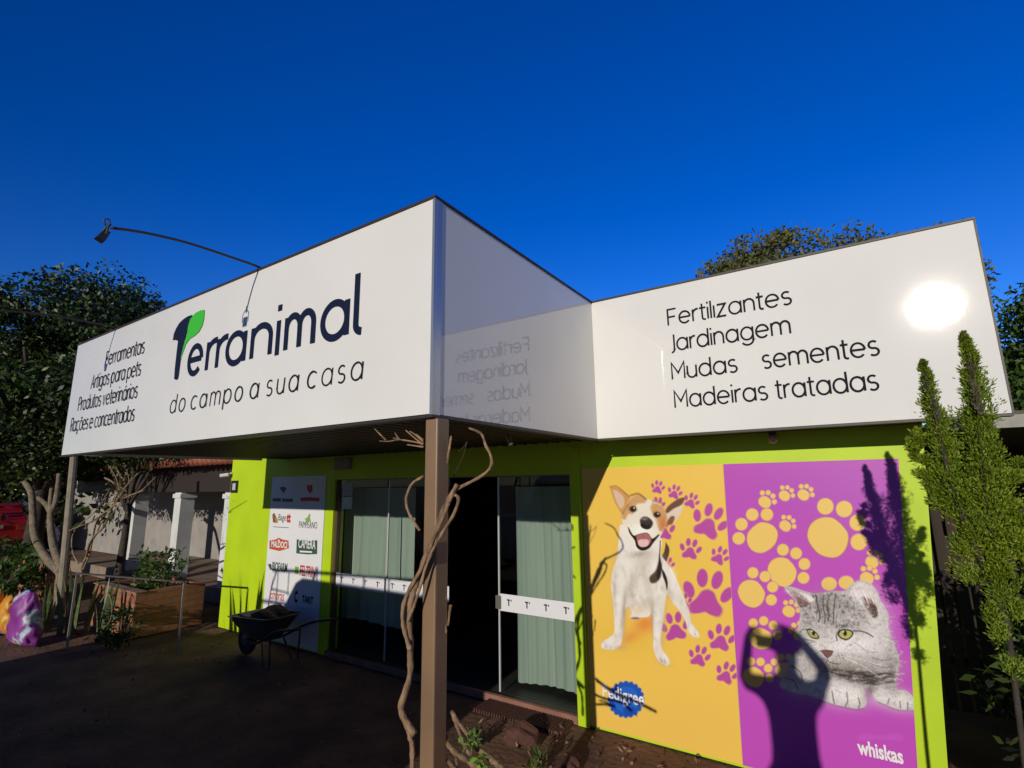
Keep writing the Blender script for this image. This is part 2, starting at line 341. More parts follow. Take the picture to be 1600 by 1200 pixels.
# ------------------------------------------------------------------ stroke lettering
def arc(cx, cy, rx, ry, a0, a1, n=18):
    return [(cx+rx*math.cos(R_(a0+(a1-a0)*i/n)), cy+ry*math.sin(R_(a0+(a1-a0)*i/n))) for i in range(n+1)]
X_ = .72; r_ = .36
def glyph(c):
    o = arc(r_, r_, r_, r_, 0, 360, 32)
    G = {
     'o': ([o], .72), 'a': ([o, [(.72, X_), (.72, 0)]], .72), 'd': ([o, [(.72, 1.05), (.72, 0)]], .72), 'q': ([o, [(.72, X_), (.72, -.3)]], .72),
     'p': ([o, [(0, X_), (0, -.3)]], .72), 'b': ([o, [(0, 1.05), (0, 0)]], .72),
     'g': ([o, [(.72, X_), (.72, 0)] + arc(.36, 0, .36, .30, 0, -150, 14)], .72),
     'c': ([arc(r_, r_, r_, r_, 48, 312, 26)], .62), 'ç': ([arc(r_, r_, r_, r_, 48, 312, 26), [(.38, 0), (.36, -.12), (.44, -.17), (.36, -.24), (.26, -.22)]], .62),
     'e': ([[(.02, .37), (.72, .37)], arc(r_, r_, r_, r_, 1, 318, 30)], .72),
     'i': ([[(0, X_), (0, 0)], [(0, .92), (0, 1.03)]], 0), 'ı': ([[(0, X_), (0, 0)]], 0), 'l': ([[(0, 1.05), (0, 0)]], 0),
     'm': ([[(0, X_), (0, 0)], [(0, .40)] + arc(.26, .46, .26, .26, 180, 0, 14) + [(.52, 0)], [(.52, .40)] + arc(.78, .46, .26, .26, 180, 0, 14) + [(1.04, 0)]], 1.04),
     'n': ([[(0, X_), (0, 0)], [(0, .38)] + arc(.29, .43, .29, .29, 180, 0, 16) + [(.58, 0)]], .58),
     'r': ([[(0, X_), (0, 0)], [(0, .36)] + arc(.30, .42, .30, .30, 180, 92, 10) + [(.36, .72)]], .34),
     's': ([arc(.24, .54, .22, .18, 40, 180, 12) + arc(.24, .53, .22, .165, 190, 262, 6) + arc(.25, .185, .23, .185, 82, -140, 18)], .48),
     't': ([[(.12, .98), (.12, .16)] + arc(.26, .14, .14, .14, 180, 275, 8) + [(.34, .0)], [(-.06, X_), (.36, X_)]], .34),
     'u': ([[(0, X_), (0, .29)] + arc(.29, .29, .29, .29, 180, 360, 16) + [(.58, X_)], [(.58, .4), (.58, 0)]], .58),
     'v': ([[(0, X_), (.28, 0), (.56, X_)]], .56), 'z': ([[(0, X_), (.52, X_), (0, 0), (.54, 0)]], .54),
     'á': ([o, [(.72, X_), (.72, 0)], [(.32, .84), (.46, 1.0)]], .72), 'õ': ([o, [(.16, .86), (.26, .93), (.44, .86), (.56, .93)]], .72),
     'F': ([[(0, 0), (0, 1), (.58, 1)], [(0, .52), (.50, .52)]], .58), 'J': ([[(.26, 1), (.26, .1)] + arc(.06, .1, .20, .20, 0, -95, 10)], .26),
     'M': ([[(0, 0), (0, 1), (.42, .36), (.84, 1), (.84, 0)]], .84), 'A': ([[(0, 0), (.38, 1), (.76, 0)], [(.13, .34), (.63, .34)]], .76),
     'P': ([[(0, 0), (0, 1), (.34, 1)] + arc(.34, .74, .26, .26, 90, -90, 12) + [(0, .48)]], .60),
     'R': ([[(0, 0), (0, 1), (.34, 1)] + arc(.34, .74, .26, .26, 90, -90, 12) + [(0, .48)], [(.30, .48), (.60, 0)]], .60),
    }
    return G.get(c, ([], .3))
def ribbon(mb, pl, wd, T, lay):
    """flat stroke along a 2-D polyline, T maps (u,v,layer) to 3-D"""
    P = [Vector((a, b)) for a, b in pl]
    closed = (P[0]-P[-1]).length < 1e-6 and len(P) > 3
    n = len(P); L = []; Rr = []
    for i in range(n):
        if closed: a, b = P[i-1 if i > 0 else n-2], P[i+1 if i < n-1 else 1]; d1 = (P[i]-a); d2 = (b-P[i])
        else: d1 = P[i]-P[i-1] if i else P[1]-P[0]; d2 = P[i+1]-P[i] if i < n-1 else P[-1]-P[-2]
        d1 = d1.normalized(); d2 = d2.normalized(); n1 = Vector((-d1.y, d1.x)); n2 = Vector((-d2.y, d2.x)); m = (n1+n2)
        m = m.normalized() if m.length > .2 else n1
        k = 1/max(.45, m.dot(n1)); L.append(P[i]+m*(wd/2*k)); Rr.append(P[i]-m*(wd/2*k))
    for i in range(n-1):
        mb.poly([T(Rr[i].x, Rr[i].y, lay), T(Rr[i+1].x, Rr[i+1].y, lay), T(L[i+1].x, L[i+1].y, lay), T(L[i].x, L[i].y, lay)])
def text_line(mb, s, x0, x1, zbase, cap, wd, y, sp=.20, shear=0.):
    """stroke lettering on a plane facing -Y, fitted between x0 and x1"""
    pos = 0; items = []
    for c in s:
        if c == ' ': pos += .34; continue
        st, ad = glyph(c); items.append((pos, st)); pos += ad+sp
        if c in 'rt': pos -= .05
    tot = pos-sp; kx = (x1-x0-wd)/tot; lay = 0
    for p, st in items:
        for pl in st:
            lay = (lay+1) % 7
            q = [((p+a)*kx, b*cap) for a, b in pl]
            ribbon(mb, q, wd, lambda u, v, l: (x0+wd/2+u+shear*v, y-.0006*l, zbase+v), lay)
# ------------------------------------------------------------------ left sign (L-shaped canopy fascia)
sA = thing('fascia_sign', (-3.2, 2.6, ZB), 'large white corner sign with shop logo and tagline over the canopy', 'sign', 'white fascia signs')
MB().box((XA0, YA, ZB), (XA1, YA+.05, ZT)).build('front_panel', SIGN, sA)
MB().box((XA1-.05, YA+.053, ZB), (XA1, YC-.002, ZT)).build('side_panel', SIGN, sA)
MB().box((XA0, YA+.053, ZB), (XA0+.05, YW-.3, ZT)).build('end_panel', SIGN, sA)
t = MB(); t.box((XA1-.012, YA-.004, ZB-.004), (XA1+.004, YA+.012, ZT+.001)); t.box((XA1+.0005, YA+.013, ZB-.004), (XA1+.005, YA+.055, ZT+.001)); t.build('corner_trim', ALU, sA)
t = MB(); t.box((XA0-.01, YA-.008, ZT+.002), (XA1+.008, YA+.06, ZT+.016)); t.box((XA1-.06, YA+.061, ZT+.002), (XA1+.008, YC+.04, ZT+.016)); t.box((XA0-.01, YA-.006, ZB-.018), (XA1+.006, YA+.06, ZB-.005)); t.box((XA1-.06, YA+.061, ZB-.018), (XA1+.006, YC-.01, ZB-.003)); t.build('edge_trim', DARKB, sA)
yl = YA-.003
for s, x0, x1, z in (('Ferramentas', -5.845, -5.005, 3.150), ('Artigos para pets', -6.130, -5.020, 2.955), ('Produtos veterinários', -6.390, -5.030, 2.760), ('Rações e concentrados', -6.515, -5.035, 2.560)):
    b = MB(); text_line(b, s, x0, x1, z, .134, .012, yl); b.build('lettering', INK, sA)
b = MB(); text_line(b, 'do campo a sua casa', -4.405, -2.17, 2.566, .138, .0105, yl, sp=.44, shear=.08); b.build('lettering', INK, sA)
# logo word: each letter placed where the sign has it
b = MB(); zb = 2.845; xh = .215
def logo(c, x0, x1, zz=zb, h=None):
    st, ad = glyph(c)
    for k, pl in enumerate(st):
        kx = (x1-x0)/(ad or 1)
        q = [(x0+u*kx, zz+v*((h or xh)/.72)) for u, v in pl]
        ribbon(b, q, .046, lambda u, v, l: (u, yl-.0006*l, v), k)
logo('e', -4.172, -3.985); logo('r', -3.895, -3.775); logo('r', -3.752, -3.63)
logo('a', -3.62, -3.395); logo('n', -3.30, -3.085); logo('m', -2.912, -2.634); logo('a', -2.545, -2.325)
ribbon(b, [(-3.003, zb-.02), (-3.003, zb+.215)], .046, lambda u, v, l: (u, yl, v), 0); ribbon(b, [(-3.001, 3.125), (-3.001, 3.168)], .046, lambda u, v, l: (u, yl, v), 0)
ribbon(b, [(-2.245, 3.20), (-2.245, 2.90)]+arc(-2.195, 2.89, .05, .045, 180, 270, 8), .046, lambda u, v, l: (u, yl, v), 0)
b.build('logo_lettering', NAVY, sA)
def flat(mb, pts, y): mb.poly([(x, y, z) for x, z in pts])
def z3(x, y): p = at(240+x/3.478, 400+y/3.478, Y=YA); return (p.x, p.z)
lt = MB(); flat(lt, [z3(*q) for q in [(107, 458), (112, 425), (124, 395), (142, 365), (165, 343), (188, 328), (213, 320), (205, 352), (190, 395), (178, 435), (163, 490), (152, 545), (146, 590), (140, 640), (135, 668), (124, 674), (114, 668), (118, 610), (128, 520), (135, 462), (120, 456)]], yl-.001); lt.build('logo_stem', NAVY, sA)
def leafpoly(): return [(280, 292), (277, 340), (268, 378), (250, 412), (225, 435), (198, 452), (178, 480), (160, 530), (148, 575), (158, 520), (172, 465), (186, 425), (190, 385), (202, 345), (228, 312), (255, 297)]
lt = MB(); flat(lt, [z3(*q) for q in leafpoly()], yl-.002); lt.build('logo_leaf', LEAFG, sA)
# ------------------------------------------------------------------ right sign
sC = thing('fascia_sign', (-.43, 4.0, ZB), 'white rectangular sign listing Fertilizantes and Jardinagem above the pet posters', 'sign', 'white fascia signs')
MB().box((XA1-.02, YC, ZB), (XC1, YC+.05, ZT)).build('front_panel', SIGN, sC)
MB().box((XC1-.05, YC+.053, ZB), (XC1, YW+.5, ZT)).build('end_panel', SIGN, sC)
MB().box((XA1+.01, YC+.054, ZB+.005), (XC1-.055, YW-.004, ZB+.03)).build('underside', DARKB, sC)
t = MB(); t.box((XA1+.009, YC-.008, ZT+.002), (XC1+.008, YC+.06, ZT+.016)); t.box((XC1+.0005, YC-.004, ZB), (XC1+.010, YC+.05, ZT+.001)); t.box((XA1+.007, YC-.006, ZB-.016), (XC1+.006, YC+.06, ZB-.003)); t.build('edge_trim', DARKB, sC)
yl2 = YC-.003
for s, x0, x1, z in (('Fertilızantes', -1.035, -.185, 3.166), ('Jardinagem', -1.03, -.212, 2.962), ('Mudas', -1.035, -.568, 2.742), ('sementes', -.412, .252, 2.742), ('Madeiras', -1.03, -.395, 2.526), ('tratadas', -.350, .222, 2.526)):
    b = MB(); text_line(b, s, x0, x1, z, .126, .0128, yl2); b.build('lettering', INK, sC)

# ------------------------------------------------------------------ canopy
cn = thing('canopy', (-4.2, 3.0, 0), 'dark ribbed canopy roof on a bronze square post in front of the doors', 'canopy')
sf = MB(); k = 0
xx = XA0+.06
while xx < XA1-.12:
    sf.box((xx, YA+.07, ZB+.034), (xx+.10, YW-.005, ZB+.05)); sf.box((xx+.10, YA+.07, ZB+.020), (xx+.118, YW-.005, ZB+.05)); xx += .118
sf.build('soffit', M('soffit_brown', (.045, .035, .028), .45), cn)
MB().box((XA0+.06, YA+.062, ZB+.06), (XA1-.06, YW-.01, ZB+.10)).build('roof', M('canopy_top', (.2, .2, .2), .6), cn)
MB().box((XA1-.04-.02, YA+.02-.0+.0, 0), (XA1+.02, YA+.11, ZB-.02)).build('post', BRONZE, cn, bevel=.008)
sp = thing('spotlight', (-2.65, 3.2, ZB-.08), 'small silver spotlight bracket under the canopy edge', 'lamp')
p0 = at(797, 686, Y=3.2)
MB().tube([p0+Vector((-.03, 0, .05)), p0+Vector((.02, -.02, -.04))], .018, 10, 1).build('lamp_head', ALU, sp); MB().bar(p0+Vector((-.03, 0, .05)), p0+Vector((-.05, .02, .12)), .012).build('bracket', ALU, sp)
# ------------------------------------------------------------------ lamp arms over the left sign
def sign_lamp(x, label):
    a = thing('sign_lamp', (x, YA, ZT), label, 'lamp', 'lamps on arms over the left sign')
    MB().tube([(x, YA+.10, ZT-.02), (x, YA+.02, ZT+.024), (x, 1.6, ZT+.026), (x, 1.35, ZT+.018), (x, 1.13, ZT-.012), (x, .97, ZT-.05)], lambda t: .0085, 8, 4).build('arm', DARKB, a, True)
    h = MB(); c = Vector((x, .94, ZT-.115))
    h.prism([(.908, ZT-.135), (.945, ZT-.150), (.965, ZT-.088), (.938, ZT-.078)], 'x', x-.026, x+.026)
    h.build('lamp_head', M('lamp_dark', (.03, .03, .035), .4), a)
    u = MB(); u.tube([(x-.036, .94, ZT-.115), (x-.036, .95, ZT-.06), (x, .965, ZT-.035), (x+.036, .95, ZT-.06), (x+.036, .94, ZT-.115)], .005, 6, 4); u.tube([(x, .965, ZT-.035), (x, .955, ZT-.005), (x, .935, ZT-.02), (x, .945, ZT-.05)], .004, 6, 4)
    u.build('bracket', DARKB, a, True)
    return a
sign_lamp(-3.293, 'dark lamp on a curved arm reaching out above the shop logo')
sign_lamp(-5.70, 'dark lamp on a curved arm above the Ferramentas lettering')
# ------------------------------------------------------------------ printed posters: art drawn into a colour grid on the flat print
class Art:
    def __init__(s, x0, y0, x1, y1, ss=2.0, bgc=(1, 1, 1)):
        s.o = (x0, y0); s.ss = ss; s.w = int((x1-x0)*ss); s.h = int((y1-y0)*ss)
        s.im = np.ones((s.h, s.w, 3))*np.array(bgc)
    def T(s, pts): return (np.asarray(pts, float)-np.array(s.o))*s.ss
    def _blend(s, X0, Y0, A, c):
        h, w = A.shape; c = np.asarray(c, float)
        v = s.im[Y0:Y0+h, X0:X0+w]; v += (c-v)*A[..., None]
    def _box(s, lo, hi, m):
        X0 = max(0, int(lo[0]-m)); Y0 = max(0, int(lo[1]-m)); X1 = min(s.w, int(hi[0]+m)+1); Y1 = min(s.h, int(hi[1]+m)+1)
        return X0, Y0, X1, Y1
    def poly(s, pts, c, soft=.7, a=1., smooth=True, noise=0.):
        P = s.T(pts)
        if smooth:
            P = np.array([[v.x, v.y] for v in cr_spline([(*p, 0) for p in P]+[(*P[0], 0)], 4)[:-1]])
        X0, Y0, X1, Y1 = s._box(P.min(0), P.max(0), 4*soft*s.ss+2)
        if X1 <= X0 or Y1 <= Y0: return
        yy, xx = np.mgrid[Y0:Y1, X0:X1]; xx = xx+.5; yy = yy+.5
        ins = np.zeros(xx.shape, bool); D = np.full(xx.shape, 1e9)
        for (ax, ay), (bx, by) in zip(P, np.roll(P, -1, 0)):
            dx, dy = bx-ax, by-ay; l = dx*dx+dy*dy
            if l < 1e-9: continue
            t = np.clip(((xx-ax)*dx+(yy-ay)*dy)/l, 0, 1); D = np.minimum(D, (xx-ax-t*dx)**2+(yy-ay-t*dy)**2)
            if dy != 0:
                cross = ((ay > yy) != (by > yy)) & (xx < (bx-ax)*(yy-ay)/dy+ax); ins ^= cross
        sd_ = np.sqrt(D)*np.where(ins, 1, -1)
        A = np.clip(.5+sd_/(2*soft*s.ss), 0, 1)*a
        s._blend(X0, Y0, A, c)
    def ell(s, cx, cy, rx, ry, c, rot=0, soft=.7, a=1.):
        t = np.linspace(0, 2*np.pi, 33)[:-1]; cr, sr = math.cos(R_(rot)), math.sin(R_(rot))
        s.poly(np.stack([cx+rx*np.cos(t)*cr-ry*np.sin(t)*sr, cy+rx*np.cos(t)*sr+ry*np.sin(t)*cr], 1), c, soft, a, False)
    def line(s, pts, wd, c, a=1., soft=.6, smooth=True):
        P = s.T(pts)
        if smooth and len(P) > 2: P = np.array([[v.x, v.y] for v in cr_spline([(*p, 0) for p in P], 5)])
        r = wd*s.ss/2; X0, Y0, X1, Y1 = s._box(P.min(0), P.max(0), r+soft*s.ss*2+2)
        if X1 <= X0 or Y1 <= Y0: return
        yy, xx = np.mgrid[Y0:Y1, X0:X1]; xx = xx+.5; yy = yy+.5; D = np.full(xx.shape, 1e9)
        for (ax, ay), (bx, by) in zip(P[:-1], P[1:]):
            dx, dy = bx-ax, by-ay; l = dx*dx+dy*dy+1e-9
            t = np.clip(((xx-ax)*dx+(yy-ay)*dy)/l, 0, 1); D = np.minimum(D, (xx-ax-t*dx)**2+(yy-ay-t*dy)**2)
        A = np.clip(.5+(r-np.sqrt(D))/(2*soft*s.ss), 0, 1)*a
        s._blend(X0, Y0, A, c)
    def blob(s, cx, cy, rx, ry, c, a=.5, rot=0):
        (X, Y), = s.T([(cx, cy)]); RX, RY = rx*s.ss, ry*s.ss; m = 2.5*max(RX, RY)
        X0, Y0, X1, Y1 = s._box((X, Y), (X, Y), m)
        yy, xx = np.mgrid[Y0:Y1, X0:X1]; u = xx-X; v = yy-Y; cr, sr = math.cos(R_(rot)), math.sin(R_(rot))
        A = a*np.exp(-(((u*cr+v*sr)/RX)**2+((-u*sr+v*cr)/RY)**2)); s._blend(X0, Y0, A, c)
    def inside(s, pts, n):
        """n random points inside a polygon (photo pixels)"""
        P = np.asarray(pts, float); lo, hi = P.min(0), P.max(0); out = []
        while len(out) < n:
            q = rng.uniform(lo, hi); ins = False
            for (ax, ay), (bx, by) in zip(P, np.roll(P, -1, 0)):
                if (ay > q[1]) != (by > q[1]) and q[0] < (bx-ax)*(q[1]-ay)/(by-ay)+ax: ins = not ins
            if ins: out.append(q)
        return np.array(out)
    def fur(s, pts, n, c1, c2, ln, ang, wd=.5, a=.5, spread=25):
        for q in s.inside(pts, n):
            an = R_((ang(q) if callable(ang) else ang)+rng.normal()*spread); l = ln*rng.uniform(.5, 1.3); t = rng.uniform()
            s.line([q, q+l*np.array([math.cos(an), math.sin(an)])], wd, np.array(c1)*(1-t)+np.array(c2)*t, a, .4, False)
    def sample(s, X, Y):
        u = np.clip((X-s.o[0])*s.ss-.5, 0, s.w-1.001); v = np.clip((Y-s.o[1])*s.ss-.5, 0, s.h-1.001)
        i = u.astype(int); j = v.astype(int); fu = (u-i)[:, None]; fv = (v-j)[:, None]; I = s.im
        return (I[j, i]*(1-fu)+I[j, i+1]*fu)*(1-fv)+(I[j+1, i]*(1-fu)+I[j+1, i+1]*fu)*fv
def lin(r, g, b):
    return tuple((v/255/12.92 if v/255 < .04045 else ((v/255+.055)/1.055)**2.4) for v in (r, g, b))
PRINT = vcol_mat('poster_print', .38, .25)
def print_mesh(name, art, quad, y, nx, nz, parent, thick=.004):
    """quad: TL,TR,BR,BL as (x,z); the print is a grid on the front of a thin sheet"""
    TL, TR, BR, BL = [np.array(q, float) for q in quad]
    u = np.linspace(0, 1, nx)[None, :, None]; v = np.linspace(0, 1, nz)[:, None, None]
    XZ = (TL*(1-u)+TR*u)*(1-v)+(BL*(1-u)+BR*u)*v
    V = np.stack([XZ[..., 0], np.full(XZ.shape[:2], y), XZ[..., 1]], -1).reshape(-1, 3)
    I = np.arange(nx*nz).reshape(nz, nx)
    F = np.stack([I[:-1, :-1], I[1:, :-1], I[1:, 1:], I[:-1, 1:]], -1).reshape(-1, 4)
    V2 = V.copy()
    V2[:, 1] -= .0035*np.sin(V[:, 0]*5+1)*np.sin(V[:, 2]*3.1)**2
    X, Y = px_np(V); C = art.sample(X, Y)
    o = raw_mesh(name, V2, F, PRINT, parent)
    a = o.data.color_attributes.new('print', 'FLOAT_COLOR', 'POINT')
    a.data.foreach_set('color', np.concatenate([C, np.ones((len(C), 1))], 1).astype(np.float32).ravel())
    for p in o.data.polygons: p.use_smooth = True
    return o
YEL = lin(238, 196, 84); PUR = lin(190, 76, 186); PMAG = lin(178, 70, 150); YPAW = lin(236, 198, 104)
def paw_heart(A, cx, cy, s, rot, col, edge, f):
    """dog-print: heart-like pad and four toes"""
    cr, sr = math.cos(R_(rot)), math.sin(R_(rot))
    def t(x, y): return f(cx+s*(x*cr-y*sr), cy+s*(x*sr+y*cr))
    pad = [(0, -.32), (.22, -.22), (.40, .08), (.62, .35), (.52, .62), (.22, .60), (0, .52), (-.22, .60), (-.52, .62), (-.62, .35), (-.40, .08), (-.22, -.22)]
    toes = [(-.72, -.22, .19, .32, -28), (-.28, -.72, .20, .34, -8), (.28, -.72, .20, .34, 8), (.72, -.22, .19, .32, 28)]
    k = s/2.353
    for g, c in ((1.10, edge), (1.0, col)):
        A.poly([t(x*g, .2+(y-.2)*g) for x, y in pad], c, .6)
        for x, y, a, b, ro in toes:
            q = t(x, y); A.ell(q[0], q[1], a*g*k*1.0, b*g*k, c, ro+rot)
def paw_round(A, cx, cy, s, rot, f, edge):
    cr, sr = math.cos(R_(rot)), math.sin(R_(rot)); k = s/2.353
    def t(x, y): return f(cx+s*(x*cr-y*sr), cy+s*(x*sr+y*cr))
    for g, c in ((1.06, edge), (1., YPAW)):
        A.poly([t(x*g, y*g) for x, y in [(0, -.42), (.32, -.36), (.54, -.05), (.52, .28), (.25, .50), (-.05, .54), (-.38, .44), (-.55, .16), (-.50, -.14), (-.28, -.37)]], c, .6)
        for x, y in [(-.62, -.46), (-.22, -.76), (.28, -.76), (.66, -.42)]:
            q = t(x, y); A.ell(q[0], q[1], .215*g*k, .215*g*k, c)
def crisp(A, poly, k, piv):
    """raise the printed picture's contrast inside one outline"""
    B = Art(A.o[0], A.o[1], A.o[0]+A.w/A.ss, A.o[1]+A.h/A.ss, A.ss, (0, 0, 0)); B.poly(poly, (1, 1, 1), .8); m = B.im[:A.h, :A.w]
    blur = (A.im+np.roll(A.im, 2, 0)+np.roll(A.im, -2, 0)+np.roll(A.im, 2, 1)+np.roll(A.im, -2, 1))/5
    L = A.im.mean(2, keepdims=True); L2 = np.clip(piv+(L-piv)*k+(L-blur.mean(2, keepdims=True))*.9, L*.3, .92); C = np.clip(A.im*L2/np.maximum(L, 1e-3), 0, .92); A.im = A.im*(1-m)+C*m
# ---- dog poster
def f1(x, y): return (900+x/2.353, 690+y/2.353)
def fd(x, y): return (920+x/3.752, 740+y/3.752)
A = Art(895, 700, 1180, 1215, 2.0, YEL)
A.blob(1030, 1150, 160, 70, lin(228, 184, 88), .5); A.blob(980, 1000, 60, 25, lin(228, 186, 66), .6)
EDG = lin(214, 160, 110)
for cx, cy, s, ro in [(300, 172, 28, 12), (362, 190, 30, 18), (423, 222, 32, 24), (487, 305, 72, 22), (420, 402, 44, 10), (526, 425, 38, 28), (482, 575, 100, 8), (365, 690, 60, -8), (532, 730, 56, 12), (452, 795, 44, 14), (552, 858, 46, 22), (335, 455, 30, 10), (300, 235, 30, 5), (322, 330, 46, 0), (395, 590, 34, 0)]:
    paw_heart(A, cx, cy, s*.98, ro, lin(184, 74, 158), EDG, f1)
A.blob(*fd(330, 880), 18, 14, lin(226, 120, 60), .75, -25); A.blob(*fd(240, 960), 16, 9, lin(228, 130, 70), .55, -30)
DW = lin(232, 226, 216)
body = [(182, 300), (172, 420), (165, 490), (142, 560), (131, 640), (138, 720), (146, 800), (150, 880), (148, 935), (118, 963), (85, 983), (72, 1005), (82, 1025), (125, 1032), (165, 1025), (190, 992), (200, 930), (205, 860), (212, 790), (240, 785), (258, 822), (300, 842), (350, 838), (370, 820), (375, 880), (380, 960), (378, 1010), (390, 1060), (410, 1100), (450, 1122), (475, 1115), (465, 1080), (430, 1030), (420, 970), (430, 900), (440, 830), (452, 720), (470, 716), (490, 748), (530, 800), (566, 860), (583, 920), (610, 950), (640, 962), (646, 940), (620, 900), (600, 870), (585, 800), (560, 730), (540, 680), (510, 610), (480, 550), (440, 500), (420, 460), (425, 380), (330, 300)]
bodyp = [fd(*p) for p in body]
A.poly([fd(*p) for p in [(452, 400), (473, 440), (466, 490), (440, 518), (424, 496), (442, 455)]], lin(80, 60, 45), .8)
A.ell(*fd(272, 838), 8, 5, DW); A.ell(*fd(272, 848), 7, 2, lin(130, 100, 80), soft=1)
A.poly(bodyp, DW, .8)
for x, y, rx, ry, a, ro in [(300, 560, 10, 30, .35, 20), (250, 700, 12, 14, .30, 0), (330, 760, 22, 10, .45, 0), (200, 880, 5, 30, .35, 0), (435, 900, 5, 40, .35, 5), (330, 480, 22, 8, .30, 0), (470, 690, 6, 16, .45, -25), (560, 790, 6, 22, .35, -20), (150, 600, 6, 40, .18, 0), (170, 1020, 14, 4, .4, 0), (440, 1105, 12, 5, .4, 25)]:
    A.blob(*fd(x, y), rx, ry, lin(176, 156, 132), a, ro)
A.blob(*fd(280, 800), 14, 8, lin(224, 200, 150), .6)
for q in A.inside(bodyp, 130): A.blob(q[0], q[1], rng.uniform(1.5, 4), rng.uniform(3, 8), lin(186, 172, 154) if rng.uniform() < .55 else lin(250, 248, 244), rng.uniform(.12, .32), rng.normal()*20)
for x, y, rx, ry, a, ro in [(205, 800, 3, 26, .5, 4), (372, 830, 3, 24, .5, -2), (250, 640, 6, 22, .3, 15), (345, 650, 7, 20, .3, -10), (290, 470, 16, 5, .45, -12), (150, 700, 3, 30, .3, 0)]: A.blob(*fd(x, y), rx, ry, lin(150, 132, 112), a, ro)
A.fur(bodyp, 1500, lin(250, 247, 240), lin(196, 184, 168), 3.2, 80, .5, .28)
for l in ([(100, 1005), (96, 1024)], [(130, 1010), (128, 1030)], [(420, 1080), (428, 1104)], [(444, 1090), (452, 1112)], [(618, 935), (632, 955)]): A.line([fd(*p) for p in l], .7, lin(120, 100, 84), .7)
A.poly([fd(*p) for p in [(415, 470), (428, 540), (422, 605), (395, 640), (362, 640), (356, 605), (388, 572), (404, 530)]], lin(120, 84, 56), 1.6, .9)
A.poly([fd(*p) for p in [(416, 500), (428, 545), (418, 605), (400, 620), (400, 570)]], lin(62, 50, 44), 1.4, .85)
A.poly([fd(*p) for p in [(428, 552), (450, 590), (463, 640), (458, 682), (448, 640), (432, 595)]], lin(72, 60, 54), .8)
A.line([fd(420, 395), fd(416, 470), fd(412, 540)], 1.8, lin(70, 55, 45), .8)
# ears, head
TAN = lin(206, 152, 88); DTN = lin(140, 92, 56)
A.poly([fd(*p) for p in [(122, 78), (160, 76), (218, 112), (245, 142), (228, 185), (200, 250), (185, 225), (150, 165)]], TAN, .8)
A.poly([fd(*p) for p in [(140, 95), (165, 100), (205, 140), (205, 190), (185, 205), (160, 160)]], lin(222, 190, 160), 1.2)
A.line([fd(122, 78), fd(165, 74), fd(235, 135)], 1.3, DTN, .8)
A.poly([fd(*p) for p in [(566, 138), (520, 152), (468, 190), (446, 225), (452, 290), (488, 296), (530, 250), (552, 190)]], lin(226, 206, 186), .8)
A.poly([fd(*p) for p in [(568, 136), (520, 150), (466, 190), (446, 226), (462, 232), (500, 205), (548, 180)]], lin(112, 72, 52), .9)
A.poly([fd(*p) for p in [(455, 285), (482, 250), (505, 255), (490, 295), (462, 300)]], lin(128, 84, 56), .9)
head = [(203, 215), (238, 150), (290, 128), (345, 150), (400, 165), (440, 205), (458, 270), (440, 330), (408, 385), (365, 430), (325, 452), (288, 440), (258, 400), (228, 345), (200, 295), (192, 250)]
A.poly([fd(*p) for p in head], lin(236, 226, 208), .8)
A.poly([fd(*p) for p in [(190, 262), (200, 205), (240, 150), (290, 124), (336, 150), (325, 172), (282, 180), (262, 235), (232, 238), (212, 270)]], TAN, 1.6, .95)
A.poly([fd(*p) for p in [(372, 172), (412, 178), (444, 208), (459, 275), (436, 335), (412, 330), (396, 275), (374, 240), (362, 200)]], TAN, 1.8, .95)
A.blob(*fd(436, 290), 6, 11, lin(196, 110, 56), .8); A.line([fd(246, 128), fd(290, 118), fd(335, 150)], 3.2, DTN, .75); A.line([fd(232, 180), fd(198, 235)], 1.8, DTN, .7)
A.line([fd(376, 160), fd(425, 170)], 4.0, lin(160, 92, 84), .6)
A.fur([fd(*p) for p in head], 420, lin(250, 240, 220), lin(180, 140, 96), 2.4, 75, .45, .3)
A.ell(*fd(258, 208), 6.6, 5.2, lin(110, 78, 50), 10, 1.2, .8); A.ell(*fd(260, 208), 4.9, 4.4, lin(42, 26, 18)); A.ell(*fd(266, 202), 1.1, 1.1, lin(240, 235, 230), soft=.4)
A.ell(*fd(400, 240), 6.4, 5.2, lin(110, 78, 50), 15, 1.2, .8); A.ell(*fd(400, 241), 4.8, 4.3, lin(42, 26, 18)); A.ell(*fd(406, 235), 1.0, 1.0, lin(240, 235, 230), soft=.4)
A.blob(*fd(310, 330), 14, 10, lin(250, 246, 238), .8)
A.poly([fd(*p) for p in [(228, 312), (236, 320), (262, 362), (300, 352), (345, 348), (372, 380), (408, 356), (414, 362), (382, 402), (352, 440), (312, 452), (280, 432), (268, 392), (238, 350)]], lin(56, 38, 36), .7)
A.poly([fd(*p) for p in [(276, 368), (302, 352), (345, 350), (368, 382), (350, 420), (312, 428), (288, 410)]], lin(196, 120, 122), .9)
A.poly([fd(*p) for p in [(288, 392), (318, 384), (352, 392), (344, 422), (312, 430), (292, 418)]], lin(232, 190, 188), .9)
A.line([fd(318, 360), fd(322, 392)], .8, lin(150, 80, 86), .6)
A.poly([fd(*p) for p in [(298, 272), (318, 252), (350, 256), (377, 286), (366, 318), (338, 328), (306, 312)]], lin(60, 46, 46), .8); A.blob(*fd(326, 264), 5, 2.2, lin(150, 136, 132), .8)
A.ell(*fd(318, 300), 2.2, 1.6, lin(20, 14, 14)); A.ell(*fd(352, 304), 2.2, 1.6, lin(20, 14, 14))
